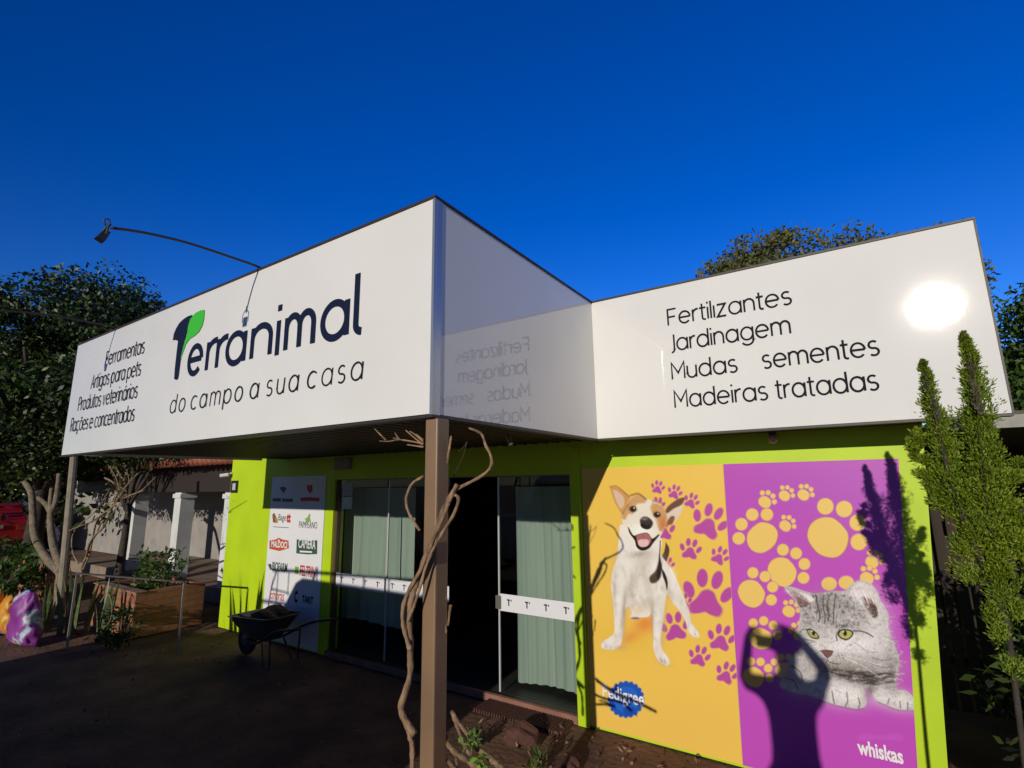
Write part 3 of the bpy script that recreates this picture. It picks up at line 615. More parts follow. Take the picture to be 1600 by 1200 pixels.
# rosette behind the dog-food name
for k in range(20):
    an = 2*math.pi*k/20; A.ell(978+25*math.cos(an), 1093+25*math.sin(an), 4.2, 4.2, lin(28, 84, 178))
A.ell(978, 1093, 25.5, 25.5, lin(26, 82, 180)); A.ell(978, 1093, 20, 20, lin(34, 100, 200), soft=2)
A.poly([(972, 1108), (990, 1104), (996, 1120), (988, 1116), (986, 1122), (979, 1117)], lin(24, 74, 168), .6, smooth=False)
crisp(A, bodyp, 1.25, .62)
dogp = thing('pet_poster', (-1.43, YW, 0), 'yellow poster of a white and tan smiling dog with purple paw prints', 'poster', 'pet food posters')
print_mesh('print_sheet', A, [(-2.015, 2.112), (-.808, 2.112), (-.862, .018), (-2.03, .018)], YW-.008, 240, 420, dogp)
def word(s, x0, z0, wdt, hgt, y, mat, parent, name='lettering', bold=0., rot=0., shear=0.):
    cu = bpy.data.curves.new(name, 'FONT'); cu.body = s; cu.offset = bold; cu.shear = shear; cu.resolution_u = 4
    ob = bpy.data.objects.new('tmp_text', cu); COL.objects.link(ob); dg = bpy.context.evaluated_depsgraph_get()
    me = bpy.data.meshes.new_from_object(ob.evaluated_get(dg)); bpy.data.objects.remove(ob); bpy.data.curves.remove(cu)
    v = np.array([p.co[:] for p in me.vertices]); lo, hi = v.min(0), v.max(0)
    kx = wdt/(hi[0]-lo[0]); kz = hgt/(hi[1]-lo[1])
    loc = np.array(LOC[parent.name]); L = []
    for p in v:
        a, b_ = (p[0]-lo[0])*kx, (p[1]-lo[1])*kz; cr, sr = math.cos(rot), math.sin(rot)
        L.append(Vector((x0+a*cr-b_*sr, y, z0+a*sr+b_*cr))-Vector(loc))
    for p, q in zip(me.vertices, L): p.co = q
    me.name = name; me.materials.clear(); me.materials.append(mat)
    o = bpy.data.objects.new(name, me); COL.objects.link(o); o.parent = parent; LOC[o.name] = Vector(loc); return o
PW = M('print_white', (.80, .79, .78), .45)
p1 = at(943, 1092, Y=YW); p2 = at(1008, 1101, Y=YW)
word('Pedigree', p1.x, p1.z-.015, p2.x-p1.x, .135, YW-.0135, PW, dogp, bold=.022, rot=.0)
# ---- cat poster
def f2(x, y): return (1120+x/2.353, 690+y/2.353)
def fc(x, y): return (1160+x/5, 880+y/5)
A = Art(1118, 690, 1480, 1260, 2.0, PUR)
A.blob(1300, 760, 220, 60, lin(172, 74, 186), .5)
PE = lin(176, 92, 140)
for cx, cy, s, ro in [(162, 348, 106, -42), (415, 345, 140, 45), (245, 475, 100, 52), (132, 555, 94, 54), (178, 220, 43, 35), (250, 197, 38, 35), (320, 194, 40, 35), (253, 308, 40, 40), (572, 440, 44, 35), (553, 500, 46, 30), (266, 622, 42, 30), (163, 720, 78, 25), (138, 862, 72, 40), (248, 838, 60, 0), (305, 705, 46, -20)]:
    paw_round(A, cx, cy, s, ro, f2, PE)
A.ell(*f2(413, 523), 12, 10.5, YPAW); A.ell(*f2(476, 518), 12, 10.5, YPAW)
CW = lin(196, 189, 187); CWL = lin(236, 232, 230); CD = lin(84, 76, 74); CM = lin(150, 142, 140)
cato = [(320, 180), (390, 186), (480, 216), (560, 236), (640, 226), (720, 216), (800, 214), (850, 165), (900, 136), (950, 135), (1005, 162), (1052, 220), (1080, 290), (1112, 340), (1140, 400), (1140, 470), (1156, 560), (1190, 640), (1220, 720), (1226, 800), (1205, 880), (1200, 930), (1210, 985), (1270, 992), (1320, 1030), (1355, 1090), (1350, 1140), (1290, 1150), (1200, 1135), (1130, 1105), (1060, 1080), (1000, 1010), (940, 960), (965, 1020), (970, 1090), (940, 1130), (880, 1136), (800, 1122), (720, 1105), (640, 1080), (560, 1045), (430, 1020), (320, 985), (290, 935), (350, 850), (360, 770), (425, 690), (470, 640), (430, 570), (440, 480), (452, 400), (438, 340), (400, 280), (352, 232)]
catp = [fc(*p) for p in cato]
A.poly(catp, CW, .9)
for x, y, rx, ry, c, a, ro in [(640, 310, 26, 20, lin(150, 140, 136), .55, 0), (900, 420, 34, 20, lin(180, 172, 168), .5, 20), (800, 650, 40, 16, CWL, .8, 0), (900, 640, 30, 16, CWL, .7, 20), (560, 640, 14, 14, CWL, .5, 0), (1050, 500, 20, 40, CWL, .45, 0), (1000, 760, 44, 16, lin(176, 168, 166), .5, 10), (860, 850, 50, 12, lin(150, 134, 124), .7, 8), (900, 900, 30, 12, lin(120, 100, 88), .6, 8), (700, 840, 20, 10, lin(140, 118, 104), .7, 15), (780, 1010, 36, 18, CWL, .8, 10), (1180, 1060, 34, 14, CWL, .8, 15), (880, 1050, 9, 9, CWL, .6, 0), (960, 250, 14, 14, CWL, .8, 0), (1170, 880, 12, 40, CM, .4, 0), (480, 900, 30, 24, CWL, .5, 0), (400, 880, 20, 14, CM, .5, 0), (540, 800, 20, 20, CM, .35, 0)]:
    A.blob(*fc(x, y), rx, ry, c, a, ro)
# ears
A.poly([fc(*p) for p in [(345, 195), (400, 215), (520, 285), (545, 320), (470, 350), (440, 330), (400, 270)]], lin(190, 160, 158), 1.2)
A.poly([fc(*p) for p in [(420, 260), (480, 290), (530, 320), (455, 345)]], lin(150, 116, 118), 1.6, .8); A.poly([fc(*p) for p in [(450, 230), (520, 250), (560, 280), (530, 300)]], CWL, 2, .8)
A.poly([fc(*p) for p in [(860, 185), (915, 150), (955, 152), (1010, 190), (1045, 250), (1050, 320), (1000, 300), (930, 270), (850, 260), (840, 220)]], lin(218, 206, 204), 1.4)
A.poly([fc(*p) for p in [(930, 260), (990, 270), (1040, 320), (1060, 400), (1030, 430), (985, 380), (950, 320)]], lin(168, 128, 118), 1.4, .9); A.poly([fc(*p) for p in [(990, 310), (1040, 340), (1055, 410), (1020, 425)]], lin(112, 78, 66), 1.3, .8)
for k in range(26):
    x = rng.uniform(850, 1000); A.line([fc(x, 200+rng.uniform(0, 40)), fc(x+rng.uniform(20, 60), 270+rng.uniform(0, 60))], .5, CWL, .7, smooth=False)
A.fur(catp, 4200, lin(246, 243, 241), lin(104, 96, 95), 3.2, lambda q: 90+(q[0]-1300)*.45, .5, .42, 30)
# forehead and cheek stripes
mott = [fc(*p) for p in [(470, 360), (560, 240), (780, 220), (900, 300), (960, 440), (860, 500), (600, 500), (480, 500)]]
for q in A.inside(mott, 150): A.blob(q[0], q[1], rng.uniform(.7, 1.6), rng.uniform(1.2, 3.2), CD, rng.uniform(.2, .5), rng.normal()*25+(q[0]-1292)*.9)
for q in A.inside(catp, 260): A.blob(q[0], q[1], rng.uniform(1.5, 5), rng.uniform(1, 2.4), CM if rng.uniform() < .6 else CWL, rng.uniform(.15, .4), rng.normal()*20+(q[0]-1300)*.2)
for q in A.inside([fc(*p) for p in [(680, 820), (860, 850), (1180, 830), (1200, 930), (1000, 950), (900, 940), (760, 900)]], 90): A.blob(q[0], q[1], rng.uniform(3, 8), rng.uniform(.8, 1.6), lin(96, 80, 72), rng.uniform(.2, .45), rng.normal()*12+6)
for x in (590, 640, 672, 716):
    k = (x-655)/80
    A.line([fc(x+k*20, 250), fc(x-4+rng.uniform(-8, 8), 330), fc(x-k*14+rng.uniform(-8, 8), 400), fc(x-k*8, 470+rng.uniform(-20, 40))], rng.uniform(1.4, 2.6), CD, .75, 1.0)
A.fur([fc(*p) for p in [(560, 240), (760, 225), (745, 380), (720, 480), (590, 480), (565, 370)]], 260, lin(50, 44, 42), lin(196, 188, 184), 3.2, 75, .5, .55, 45)
A.fur([fc(*p) for p in [(780, 240), (960, 330), (960, 440), (840, 400), (770, 330)]], 130, lin(90, 82, 80), lin(190, 182, 178), 3.2, 20, .6, .5, 30)
A.fur([fc(*p) for p in [(460, 370), (560, 330), (560, 480), (480, 500)]], 90, lin(80, 72, 70), lin(180, 172, 168), 3, 150, .6, .5, 30)
for l, wd, a in [([(868, 528), (930, 532), (985, 552), (1020, 575)], 1.8, .85), ([(850, 610), (910, 640), (980, 690), (1060, 690)], 1.3, .35), ([(480, 590), (515, 600), (550, 605)], 1.3, .6), ([(500, 640), (530, 620), (560, 615)], 1.2, .6), ([(500, 515), (470, 520), (450, 540)], 1.3, .6), ([(950, 880), (1030, 875), (1110, 860), (1180, 870)], 2.2, .7), ([(930, 915), (1010, 905), (1110, 905)], 1.6, .5), ([(960, 940), (1050, 915), (1150, 930)], 1.4, .5), ([(690, 850), (760, 870), (850, 890)], 1.6, .6), ([(1020, 740), (1100, 760), (1190, 740)], 1.6, .3), ([(1040, 800), (1120, 815), (1200, 800)], 1.6, .3), ([(380, 800), (450, 850), (470, 920)], 2, .5), ([(340, 900), (400, 920), (430, 980)], 2, .45)]:
    A.line([fc(*p) for p in l], wd, lin(70, 60, 58), a, .8)
for c0, c1 in (((500, 700), (420, 1010)),):
    pass
# eyes
def eye(P, iris, px_, py_, pr):
    A.poly([fc(*p) for p in P], lin(36, 30, 28), .8); cx = sum(p[0] for p in P)/len(P); cy = sum(p[1] for p in P)/len(P)
    A.poly([fc(cx+(x-cx)*.80, cy+(y-cy)*.76) for x, y in P], iris, .5); A.ell(*fc(px_, py_), pr, pr*1.5, lin(18, 16, 14)); A.ell(*fc(px_-12, py_-14), .9, .9, lin(240, 240, 230), soft=.4)
eye([(498, 518), (530, 512), (570, 535), (598, 572), (590, 592), (550, 588), (520, 565)], lin(190, 186, 106), 556, 546, 2.4)
eye([(742, 560), (758, 525), (800, 514), (845, 522), (868, 545), (852, 580), (815, 602), (770, 590)], lin(200, 194, 108), 802, 548, 2.8)
A.line([fc(740, 605), fc(735, 560), fc(760, 515)], 1.8, CD, .7); A.blob(*fc(790, 490), 10, 4, CD, .4)
A.poly([fc(*p) for p in [(606, 684), (640, 676), (690, 680), (712, 690), (690, 722), (664, 736), (636, 716)]], lin(176, 122, 112), .8); A.line([fc(606, 684), fc(650, 680), fc(710, 690)], 1.0, lin(110, 70, 66), .7); A.line([fc(640, 716), fc(664, 736), fc(700, 716)], 1.2, lin(90, 56, 54), .8)
A.line([fc(664, 736), fc(672, 765), fc(700, 780), (fc(760, 788))], 1.1, lin(96, 80, 78), .8); A.line([fc(664, 760), fc(650, 775)], 1., lin(96, 80, 78), .6)
for x, y in [(750, 706), (775, 704), (800, 704), (755, 724), (782, 722), (806, 724), (760, 742), (790, 744)]: A.ell(*fc(x, y), 1.0, .6, lin(120, 110, 108))
for dy in (-10, 10, 26): A.line([fc(800, 715+dy), fc(930, 720+dy*3), fc(1090, 745+dy*6)], .45, lin(245, 243, 241), .6)
for l in [[(700, 1000), (710, 1060), (718, 1095)], [(815, 1010), (822, 1070), (806, 1118)], [(905, 1050), (918, 1095), (908, 1128)], [(1145, 1060), (1135, 1100)], [(1230, 1080), (1235, 1130)], [(1292, 1085), (1290, 1140)]]: A.line([fc(*p) for p in l], 1.7, lin(100, 88, 88), .75, .9)
A.blob(*fc(990, 1000), 8, 14, lin(90, 70, 70), .5, 20); A.line([fc(600, 1068), fc(720, 1110), fc(880, 1142), fc(945, 1134)], 1.6, lin(96, 34, 96), .5, 1.2); A.line([fc(1060, 1084), fc(1200, 1142), fc(1340, 1150)], 1.6, lin(96, 34, 96), .5, 1.2)
for q in np.array([fc(1110, 340), fc(1140, 430), fc(1150, 540), fc(1180, 620), fc(1215, 700), fc(1226, 780), fc(1215, 860), fc(1200, 920)]):
    for k in range(9): 
        s_ = q+rng.normal(size=2)*4; A.line([s_, s_+np.array([3.2, -1.+rng.normal()])], .4, CWL, .6, smooth=False)
A.poly([(1340, 1150), (1352, 1145), (1375, 1149), (1398, 1145), (1411, 1151), (1408, 1158), (1375, 1155), (1342, 1157)], lin(204, 96, 202), 2.0, .35)
crisp(A, catp, 1.45, .58)
catq = thing('pet_poster', (-.3, YW, 0), 'purple poster of a grey tabby cat resting its paws with yellow paw prints', 'poster', 'pet food posters')
print_mesh('print_sheet', A, [(-.806, 2.112), (.288, 2.115), (.125, .02), (-.860, .018)], YW-.008, 250, 430, catq)
p1 = at(1341, 1177, Y=YW); p2 = at(1410, 1178, Y=YW)
word('whiskas', p1.x, p1.z, p2.x-p1.x, .088, YW-.0135, PW, catq, bold=.03)
# ---- supplier board
board = thing('supplier_board', (-6.2, YW, 0), 'white panel of supplier logos on the green wall beside the doors', 'poster')
MB().box((-6.80, YW-.012, .02), (-5.62, YW-.002, 2.115)).build('panel', M('board_white', (.78, .78, .78), .5, (.74, .74, .75), 2), board)
RED = M('logo_red', (.55, .03, .03), .5); ORR = M('logo_rust', (.52, .09, .03), .5); DGR = M('logo_dark_green', (.04, .10, .06), .5); LGR = M('logo_light_green', (.22, .42, .05), .5); GRY = M('logo_grey', (.10, .10, .11), .5)
yb = YW-.0145
def bz(px, py): p = at(px, py, Y=YW); return p.x, p.z
def bword(s, x0, y0, x1, h, mat, bold=0., y=None):
    a = bz(x0, y0); b = bz(x1, y0); word(s, a[0], a[1], b[0]-a[0], h, (y or yb), mat, board, 'logo_lettering', bold)
def shape(pts, mat, y=yb, name='logo_shape'): mb = MB(); mb.poly([(*bz(*p)[:1], y, bz(*p)[1]) for p in pts]); return mb.build(name, mat, board)
def zb_(x, y): return (400+x/5, 740+y/5)
shape([zb_(*p) for p in [(190, 110), (220, 100), (248, 115), (222, 155)]], GRY); shape([zb_(*p) for p in [(138, 192), (202, 192), (202, 218), (138, 217)]], GRY); shape([zb_(*p) for p in [(212, 194), (296, 196), (296, 221), (212, 219)]], GRY)
shape([zb_(*p) for p in [(405, 90), (448, 88), (450, 130), (430, 158), (408, 130)]], RED); shape([zb_(*p) for p in [(352, 190), (372, 186), (430, 183), (480, 188), (506, 190), (500, 218), (430, 214), (358, 216)]], RED)
shape([zb_(*p) for p in [(135, 318), (150, 306), (168, 345), (162, 385), (140, 380)]], M('logo_brown', (.22, .10, .04), .5)); shape([zb_(*p) for p in [(155, 340), (175, 350), (178, 385), (165, 384)]], M('logo_tan', (.5, .25, .06), .5), yb-.001)
bword('Bage', *zb_(180, 382), zb_(240, 0)[0], .115, GRY); bword('tt', *zb_(244, 382), zb_(276, 0)[0], .12, RED, .05); shape([zb_(*p) for p in [(142, 412), (262, 420), (262, 425), (142, 417)]], GRY)
shape([zb_(*p) for p in [(390, 352), (410, 340), (424, 312), (432, 318), (428, 345), (436, 372), (400, 374)]], LGR); bword('PAMPEANO', *zb_(342, 422), zb_(484, 0)[0], .085, GRY)
shape([zb_(*p) for p in [(113, 522), (160, 514), (186, 500), (214, 514), (260, 522), (264, 582), (190, 604), (112, 586)]], ORR); bword('MALDOCI', *zb_(126, 572), zb_(250, 0)[0], .085, PW, .03, yb-.001); shape([zb_(*p) for p in [(178, 526), (186, 510), (196, 526)]], PW, yb-.001)
shape([zb_(*p) for p in [(326, 512), (405, 522), (486, 520), (484, 628), (405, 630), (322, 622)]], DGR); bword('CAMERA', *zb_(338, 578), zb_(472, 0)[0], .115, PW, .015, yb-.001); shape([zb_(*p) for p in [(350, 600), (446, 606), (446, 618), (350, 613)]], PW, yb-.001)
shape([zb_(*p) for p in [(100, 706), (126, 704), (132, 752), (118, 750)]], DGR); bword('BIOFARM', *zb_(132, 756), zb_(250, 0)[0], .115, DGR, .02)
shape([zb_(*p) for p in [(312, 724), (340, 726), (338, 786), (310, 780)]], LGR); bword('FELTRIN', *zb_(348, 796), zb_(468, 0)[0], .13, RED, .02)
bword('Embras', *zb_(118, 975), zb_(226, 0)[0], .12, RED); bword('C', *zb_(304, 1002), zb_(330, 0)[0], .14, NAVY, .05); bword('TARIT', *zb_(366, 1004), zb_(454, 0)[0], .085, NAVY, .03)
# ------------------------------------------------------------------ woody vine round the post
vine = thing('woody_vine', (-1.75, 1.8, 0), 'bare brown woody vine twisting up the bronze canopy post', 'vine')
def pv(pts, Y): return [at(x, y, Y=(Y[0]+(Y[1]-Y[0])*i/(len(pts)-1)) if isinstance(Y, tuple) else Y) for i, (x, y) in enumerate(pts)]
def stem(pts, Y, r0, r1, name='stem', mat=None):
    P = pv(pts, Y)
    MB().tube(P, lambda t: .97*(r0+(r1-r0)*t)*(1+.12*math.sin(t*37)+.08*math.sin(t*91+r0*999)), 9, 6, .10).build(name, mat or BARK_V, vine, True)
stem([(648, 1147), (636, 1131), (628, 1115), (627, 1101), (635, 1077), (641, 1051), (641, 1013), (640, 987), (640, 960), (644, 933), (653, 905), (663, 875), (672, 856), (682, 827), (692, 800), (703, 779), (714, 757)], (1.82, 1.80), .0155, .0125)
stem([(641, 1016), (637, 1003), (632, 984), (629, 963), (632, 941), (640, 921), (656, 893), (668, 864), (680, 836), (693, 806), (701, 786)], (1.79, 1.79), .011, .009)
stem([(637, 971), (648, 944), (657, 915), (666, 884), (675, 862), (686, 842), (694, 828), (706, 809), (714, 791), (716, 778), (709, 772)], (1.785, 1.81), .007, .008)
stem([(698, 782), (702, 775), (713, 765), (730, 756), (747, 747), (761, 737), (768, 725), (766, 710), (759, 696), (754, 681), (746, 674), (733, 669)], (1.80, 1.9), .0085, .006)
stem([(662, 744), (645, 755), (636, 773), (635, 788), (640, 804), (649, 819), (656, 829)], (1.90, 1.88), .0075, .007)
stem([(634, 1130), (640, 1150), (644, 1170), (643, 1230)], 1.83, .010, .012)
def zt(x, y): return (580+x/4.8, 650+y/4.8)
for pts in ([(392, 208), (300, 190), (210, 178), (130, 190), (65, 188)], [(112, 182), (60, 130), (20, 90)], [(216, 178), (195, 155), (178, 125)], [(388, 215), (320, 160), (260, 108)], [(390, 192), (330, 140), (290, 115)], [(392, 232), (330, 224), (270, 215)], [(390, 180), (365, 160), (338, 135)], [(205, 180), (190, 170), (165, 165)]):
    stem([zt(*p) for p in pts], 1.9, .0055, .0028, 'twig')
stem([zt(*p) for p in [(568, 360), (578, 290), (590, 220), (600, 150)]], 1.93, .008, .005, 'twig')
stem([zt(*p) for p in [(618, 455), (655, 370), (690, 300), (718, 195)]], 2.0, .003, .002, 'twig', DARKB); stem([zt(*p) for p in [(640, 275), (690, 235), (720, 190)]], 2.0, .003, .002, 'twig', DARKB)
stem([(704, 945), (702, 962), (700, 978)], 1.93, .008, .004, 'twig'); stem([(697, 990), (695, 960), (697, 930)], 1.93, .006, .006, 'twig')
for pts, r in (([(706, 1112), (717, 1131), (731, 1149), (744, 1167), (762, 1182), (790, 1205), (830, 1240)], .013), ([(708, 1120), (717, 1141), (725, 1163), (734, 1178)], .010), ([(697, 1147), (700, 1163), (712, 1176), (727, 1186), (745, 1200), (760, 1230)], .013), ([(700, 1188), (706, 1195), (716, 1210)], .012), ([(712, 1176), (714, 1190), (716, 1215)], .008)):
    stem(pts, (1.98, 1.8), r*.75, r, 'root')
sp_c = [tuple(at(735, 1158, Y=1.85)), tuple(at(752, 1196, Y=1.8))]
for c in sp_c:
    V, F = leaf_quads(np.array(c)+rng.normal(size=(26, 3))*[.018, .02, .022], .035, .016, .3)
    raw_mesh('leaf_sprig', V, F, M('fresh_leaf', (.14, .30, .02), .5, (.20, .36, .03), 20, transl=.25), vine)

# ------------------------------------------------------------------ low things at the foot of the walls
mat_ = thing('door_mat', (-2.6, 4.1, 0), 'ribbed red brown rubber door mat in front of the right glass door', 'mat')
MB().box((-3.03, 3.99, .001), (-2.17, 4.2, .022)).build('mat_base', M('rubber_red', (.15, .055, .035), .8, (.10, .04, .028), 14), mat_)
rb = MB(); x = -3.03
while x < -2.19:
    rb.box((x, 3.955, .002), (x+.012, 4.195, .031)); x += .027
rb.build('ribs', M('rubber_dark', (.09, .035, .025), .8), mat_)
def rock(c, s, label, mat, nme='rock'):
    bm = bmesh.new(); bmesh.ops.create_icosphere(bm, subdivisions=3, radius=1)
    for v in bm.verts:
        k = 1+.18*math.sin(v.co.x*3.1+c[0]*9)+.15*math.sin(v.co.y*4.3+v.co.z*2+c[1])+.08*math.sin(v.co.z*9+v.co.x*5)
        v.co = Vector((v.co.x*s[0], v.co.y*s[1], max(-.35, v.co.z)*s[2]))*k
    me = bpy.data.meshes.new(nme); bm.to_mesh(me); bm.free(); me.materials.append(mat)
    o = bpy.data.objects.new(nme, me); COL.objects.link(o); o.location = (c[0], c[1], .28*s[2]); return tag(o, label, 'rock')
ROCK = M('red_rock', (.12, .048, .032), .9, (.07, .028, .02), 7, bump=.6, bscale=14)
rock((-2.36, 3.72), (.13, .10, .11), 'dark red rock on the soil in front of the door mat', ROCK)
rock((-1.86, 3.55), (.07, .06, .06), 'small brown stone on soil below the yellow poster', ROCK)
LIT = M('litter', (.25, .16, .09), .9, (.10, .06, .035), 2, island=.9)
C = np.stack([np.concatenate([rng.uniform(-2.4, 1.0, 420), rng.uniform(-8.6, -2.4, 360)]), np.concatenate([rng.uniform(3.0, 4.2, 420), rng.uniform(1.2, 4.2, 360)]), rng.uniform(.004, .02, 780)], 1); V, F = leaf_quads(C, .05, .022, .05); V[:, 2] = np.clip(V[:, 2], .002, .05)
o = raw_mesh('leaf_litter', V, F, LIT); tag(o, 'dry leaf litter scattered on the soil below the posters', 'litter', kind='stuff')
def weed(x, y, h, nst, label, mat=None, spread=.12, leaf=.05, group=None):
    t = thing('weed', (x, y, 0), label, 'plant', group); m = MB(); C = []
    for i in range(nst):
        a = rng.uniform(0, 6.28); r = spread*rng.uniform(.3, 1); hh = h*rng.uniform(.6, 1)
        P = [(x, y, 0), (x+r*.4*math.cos(a), y+r*.4*math.sin(a), hh*.6), (x+r*math.cos(a), y+r*math.sin(a), hh)]
        m.tube(P, lambda t: .004, 5, 3)
        for k in range(14): u = rng.uniform(.25, 1); C.append([x+r*u*math.cos(a)+rng.normal()*.02, y+r*u*math.sin(a)+rng.normal()*.02, hh*u+rng.normal()*.015])
    m.build('stem', BARK_V, t); V, F = leaf_quads(np.array(C), leaf, leaf*.4, .4); raw_mesh('leaves', V, F, mat or LEAF_M, t); return t
weed(-2.08, 3.42, .16, 7, 'small green weed on the soil beside the dark red rock')
weed(-1.92, 2.2, .24, 7, 'leafy weed growing at the foot of the vine roots')
weed(-2.65, 3.45, .13, 6, 'low green weed left of the dark red rock')

# ------------------------------------------------------------------ wheelbarrow
wb = thing('wheelbarrow', (-6.1, 3.7, 0), 'dark metal wheelbarrow standing before the supplier board', 'wheelbarrow')
TR = M('tray_blue_grey', (.06, .075, .10), .45, (.09, .06, .045), 6, metal=.4, bump=.1)
tr = MB(); top = [(-6.92, 3.66), (-6.78, 3.44), (-6.35, 3.38), (-5.80, 3.40), (-5.70, 3.52), (-5.70, 3.80), (-5.80, 3.92), (-6.35, 3.94), (-6.78, 3.88)]
bot = [(-6.55, 3.66), (-6.48, 3.55), (-6.30, 3.52), (-6.02, 3.53), (-5.98, 3.58), (-5.98, 3.74), (-6.02, 3.79), (-6.30, 3.80), (-6.48, 3.77)]
zt_ = [.47, .50, .54, .57, .58, .58, .57, .54, .50]; k = len(top)
inner = [((x*.97+-6.25*.03), (y*.95+3.66*.05)) for x, y in top]
tr.v += [(x, y, z) for (x, y), z in zip(top, zt_)]+[(x, y, .27) for x, y in bot]+[(x, y, z-.006) for (x, y), z in zip(inner, zt_)]+[(x, y, .282) for x, y in bot]
for i in range(k):
    j = (i+1) % k; tr.f += [(i, j, k+j, k+i), (i, 2*k+i, 2*k+j, j), (2*k+i, 3*k+i, 3*k+j, 2*k+j)]
tr.f += [tuple(range(k, 2*k)), tuple(range(3*k, 4*k))]
tr.build('tray', TR, wb, bevel=.006)
rim = MB(); rim.tube([(x, y, z+.004) for (x, y), z in zip(top+top[:1], zt_+zt_[:1])], lambda t: .010, 7, 1); rim.build('rim', TR, wb)
for sy in (3.50, 3.82):
    hd = MB().tube([(-6.62, 3.66+(sy-3.66)*.35, .20), (-6.1, sy, .25), (-5.6, sy+(sy-3.66)*.6, .46), (-5.02, sy+(sy-3.66)*.8, .58)], lambda t: .017, 9, 4); hd.build('handle', DARKB, wb, True)
    lg = MB().tube([(-6.0, sy, .26), (-5.86, sy+(sy-3.66)*.3, .02), (-5.72, sy+(sy-3.66)*.3, .02), (-5.72, sy+(sy-3.66)*.4, .38)], lambda t: .013, 8, 1); lg.build('leg', DARKB, wb)
wh = MB().lathe((-6.62, 3.66, .20), [(.10, -.042), (.155, -.045), (.19, -.03), (.198, 0), (.19, .03), (.155, .045), (.10, .042)], 28, 'y').build('wheel', M('tyre', (.02, .02, .02), .85), wb, True)
MB().lathe((-6.62, 3.66, .20), [(.02, -.06), (.095, -.035), (.10, 0), (.095, .035), (.02, .06)], 20, 'y').build('rim', M('hub_grey', (.12, .11, .10), .5), wh)
ld = MB(); 
rock_load = rock((-6.15, 3.64), (.34, .19, .15), 'dark brown load of soil heaped in the wheelbarrow', M('load_soil', (.07, .04, .026), .95, (.035, .022, .016), 9, bump=.8, bscale=20), 'soil_heap'); rock_load.location.z = .50; rock_load['category'] = 'soil'

wb.scale = (.84, .84, .90); wb.location.x = -5.90; wb.location.y += .10
rock_load.location = (-5.93, 3.77, .45); rock_load.scale = (.84, .84, .8)
# ------------------------------------------------------------------ railing, pole, planter
rl = thing('metal_railing', (-7.8, 3.0, 0), 'low grey metal railing beside the brick planter', 'railing')
a_, b_ = Vector((-8.53, 2.69, 0)), Vector((-7.08, 3.33, 0))
for p, h in ((a_, .90), (b_, .82)): MB().bar(p, p+Vector((0, 0, h)), .024).build('post', STEEL, rl)
MB().bar(a_+Vector((0, 0, .915)), b_+Vector((0, 0, .835)), .035, .018).build('top_rail', M('rail_dark', (.06, .05, .045), .5), rl)
pole = MB().tube([at(94, 947, Y=2.95), at(117, 700, Y=2.95)], lambda t: .052, 10, 1).build('steel_pole', M('pole_paint', (.26, .22, .15), .6, (.2, .165, .11), 10)); tag(pole, 'tall slim beige steel pole under the left end of the big sign', 'pole')
BR = brick_mat('planter_brick', (.40, .14, .06), (.33, .11, .05), (.20, .12, .08)); CONC = M('concrete', (.30, .28, .24), .9, (.22, .20, .17), 6, bump=.3)
plt_ = thing('brick_planter', (-8.9, 3.6, 0), 'orange brick planter box behind the metal railing', 'planter')
m = MB(); m.box((-9.7, 3.3, 0), (-8.30, 3.40, .585)); m.box((-8.40, 3.402, 0), (-8.30, 4.2, .585)); m.box((-9.7, 3.402, 0), (-9.6, 4.2, .585)); m.box((-9.598, 4.1, 0), (-8.402, 4.2, .585)); m.build('brick_wall', BR, plt_)
MB().box((-9.72, 3.28, .587), (-8.28, 3.42, .60)).build('coping', M('coping_tan', (.30, .20, .13), .9, (.24, .16, .10), 8), plt_); MB().box((-9.595, 3.405, .3), (-8.405, 4.095, .52)).build('soil', SOIL, plt_)
pier = thing('brick_wall', (-12.3, 3.5, 0), 'orange brick garden wall end behind the forked tree', 'wall')
MB().box((-14.0, 3.45, 0), (-12.3, 3.75, .75)).build('masonry', BR, pier); MB().box((-14.02, 3.43, .752), (-12.28, 3.77, .80)).build('coping', CONC, pier)
def leafy(nm, c, rad, nclump, per, cr, mat, L, Wd, label, cat, group=None, stems=5, up=.3, z0=0.):
    t = thing(nm, (c[0], c[1], z0), label, cat, group); P = crown_points(c, rad, nclump, per, cr, .3); P[:, 2] = np.maximum(P[:, 2], z0+.02)
    V, F = leaf_quads(P, L, Wd, up); raw_mesh('foliage', V, F, mat, t)
    m = MB()
    for i in range(stems):
        a = rng.uniform(0, 6.28); u = rng.uniform(.2, .7)
        m.tube([(c[0], c[1], z0), (c[0]+rad[0]*u*.5*math.cos(a), c[1]+rad[1]*u*.5*math.sin(a), c[2]*.6+z0*.4), (c[0]+rad[0]*u*math.cos(a), c[1]+rad[1]*u*math.sin(a), c[2]+rad[2]*.4)], lambda t: .012*(1-.6*t), 6, 3)
    m.build('stems', BARK_D, t); return t
leafy('shrub', (-8.9, 3.7, .85), (.55, .35, .35), 26, 22, .10, LEAF_M, .085, .04, 'small leafy plants growing in the brick planter', 'plant', z0=.5)
leafy('shrub', (-8.05, 3.08, .25), (.28, .25, .25), 22, 26, .07, LEAF_D, .07, .03, 'dark leafy bush at the corner of the brick planter', 'plant')
leafy('shrub', (-12.6, 2.95, .55), (.95, .55, .55), 40, 34, .14, LEAF_M, .13, .06, 'rounded green shrub at the left behind the feed sacks', 'plant')
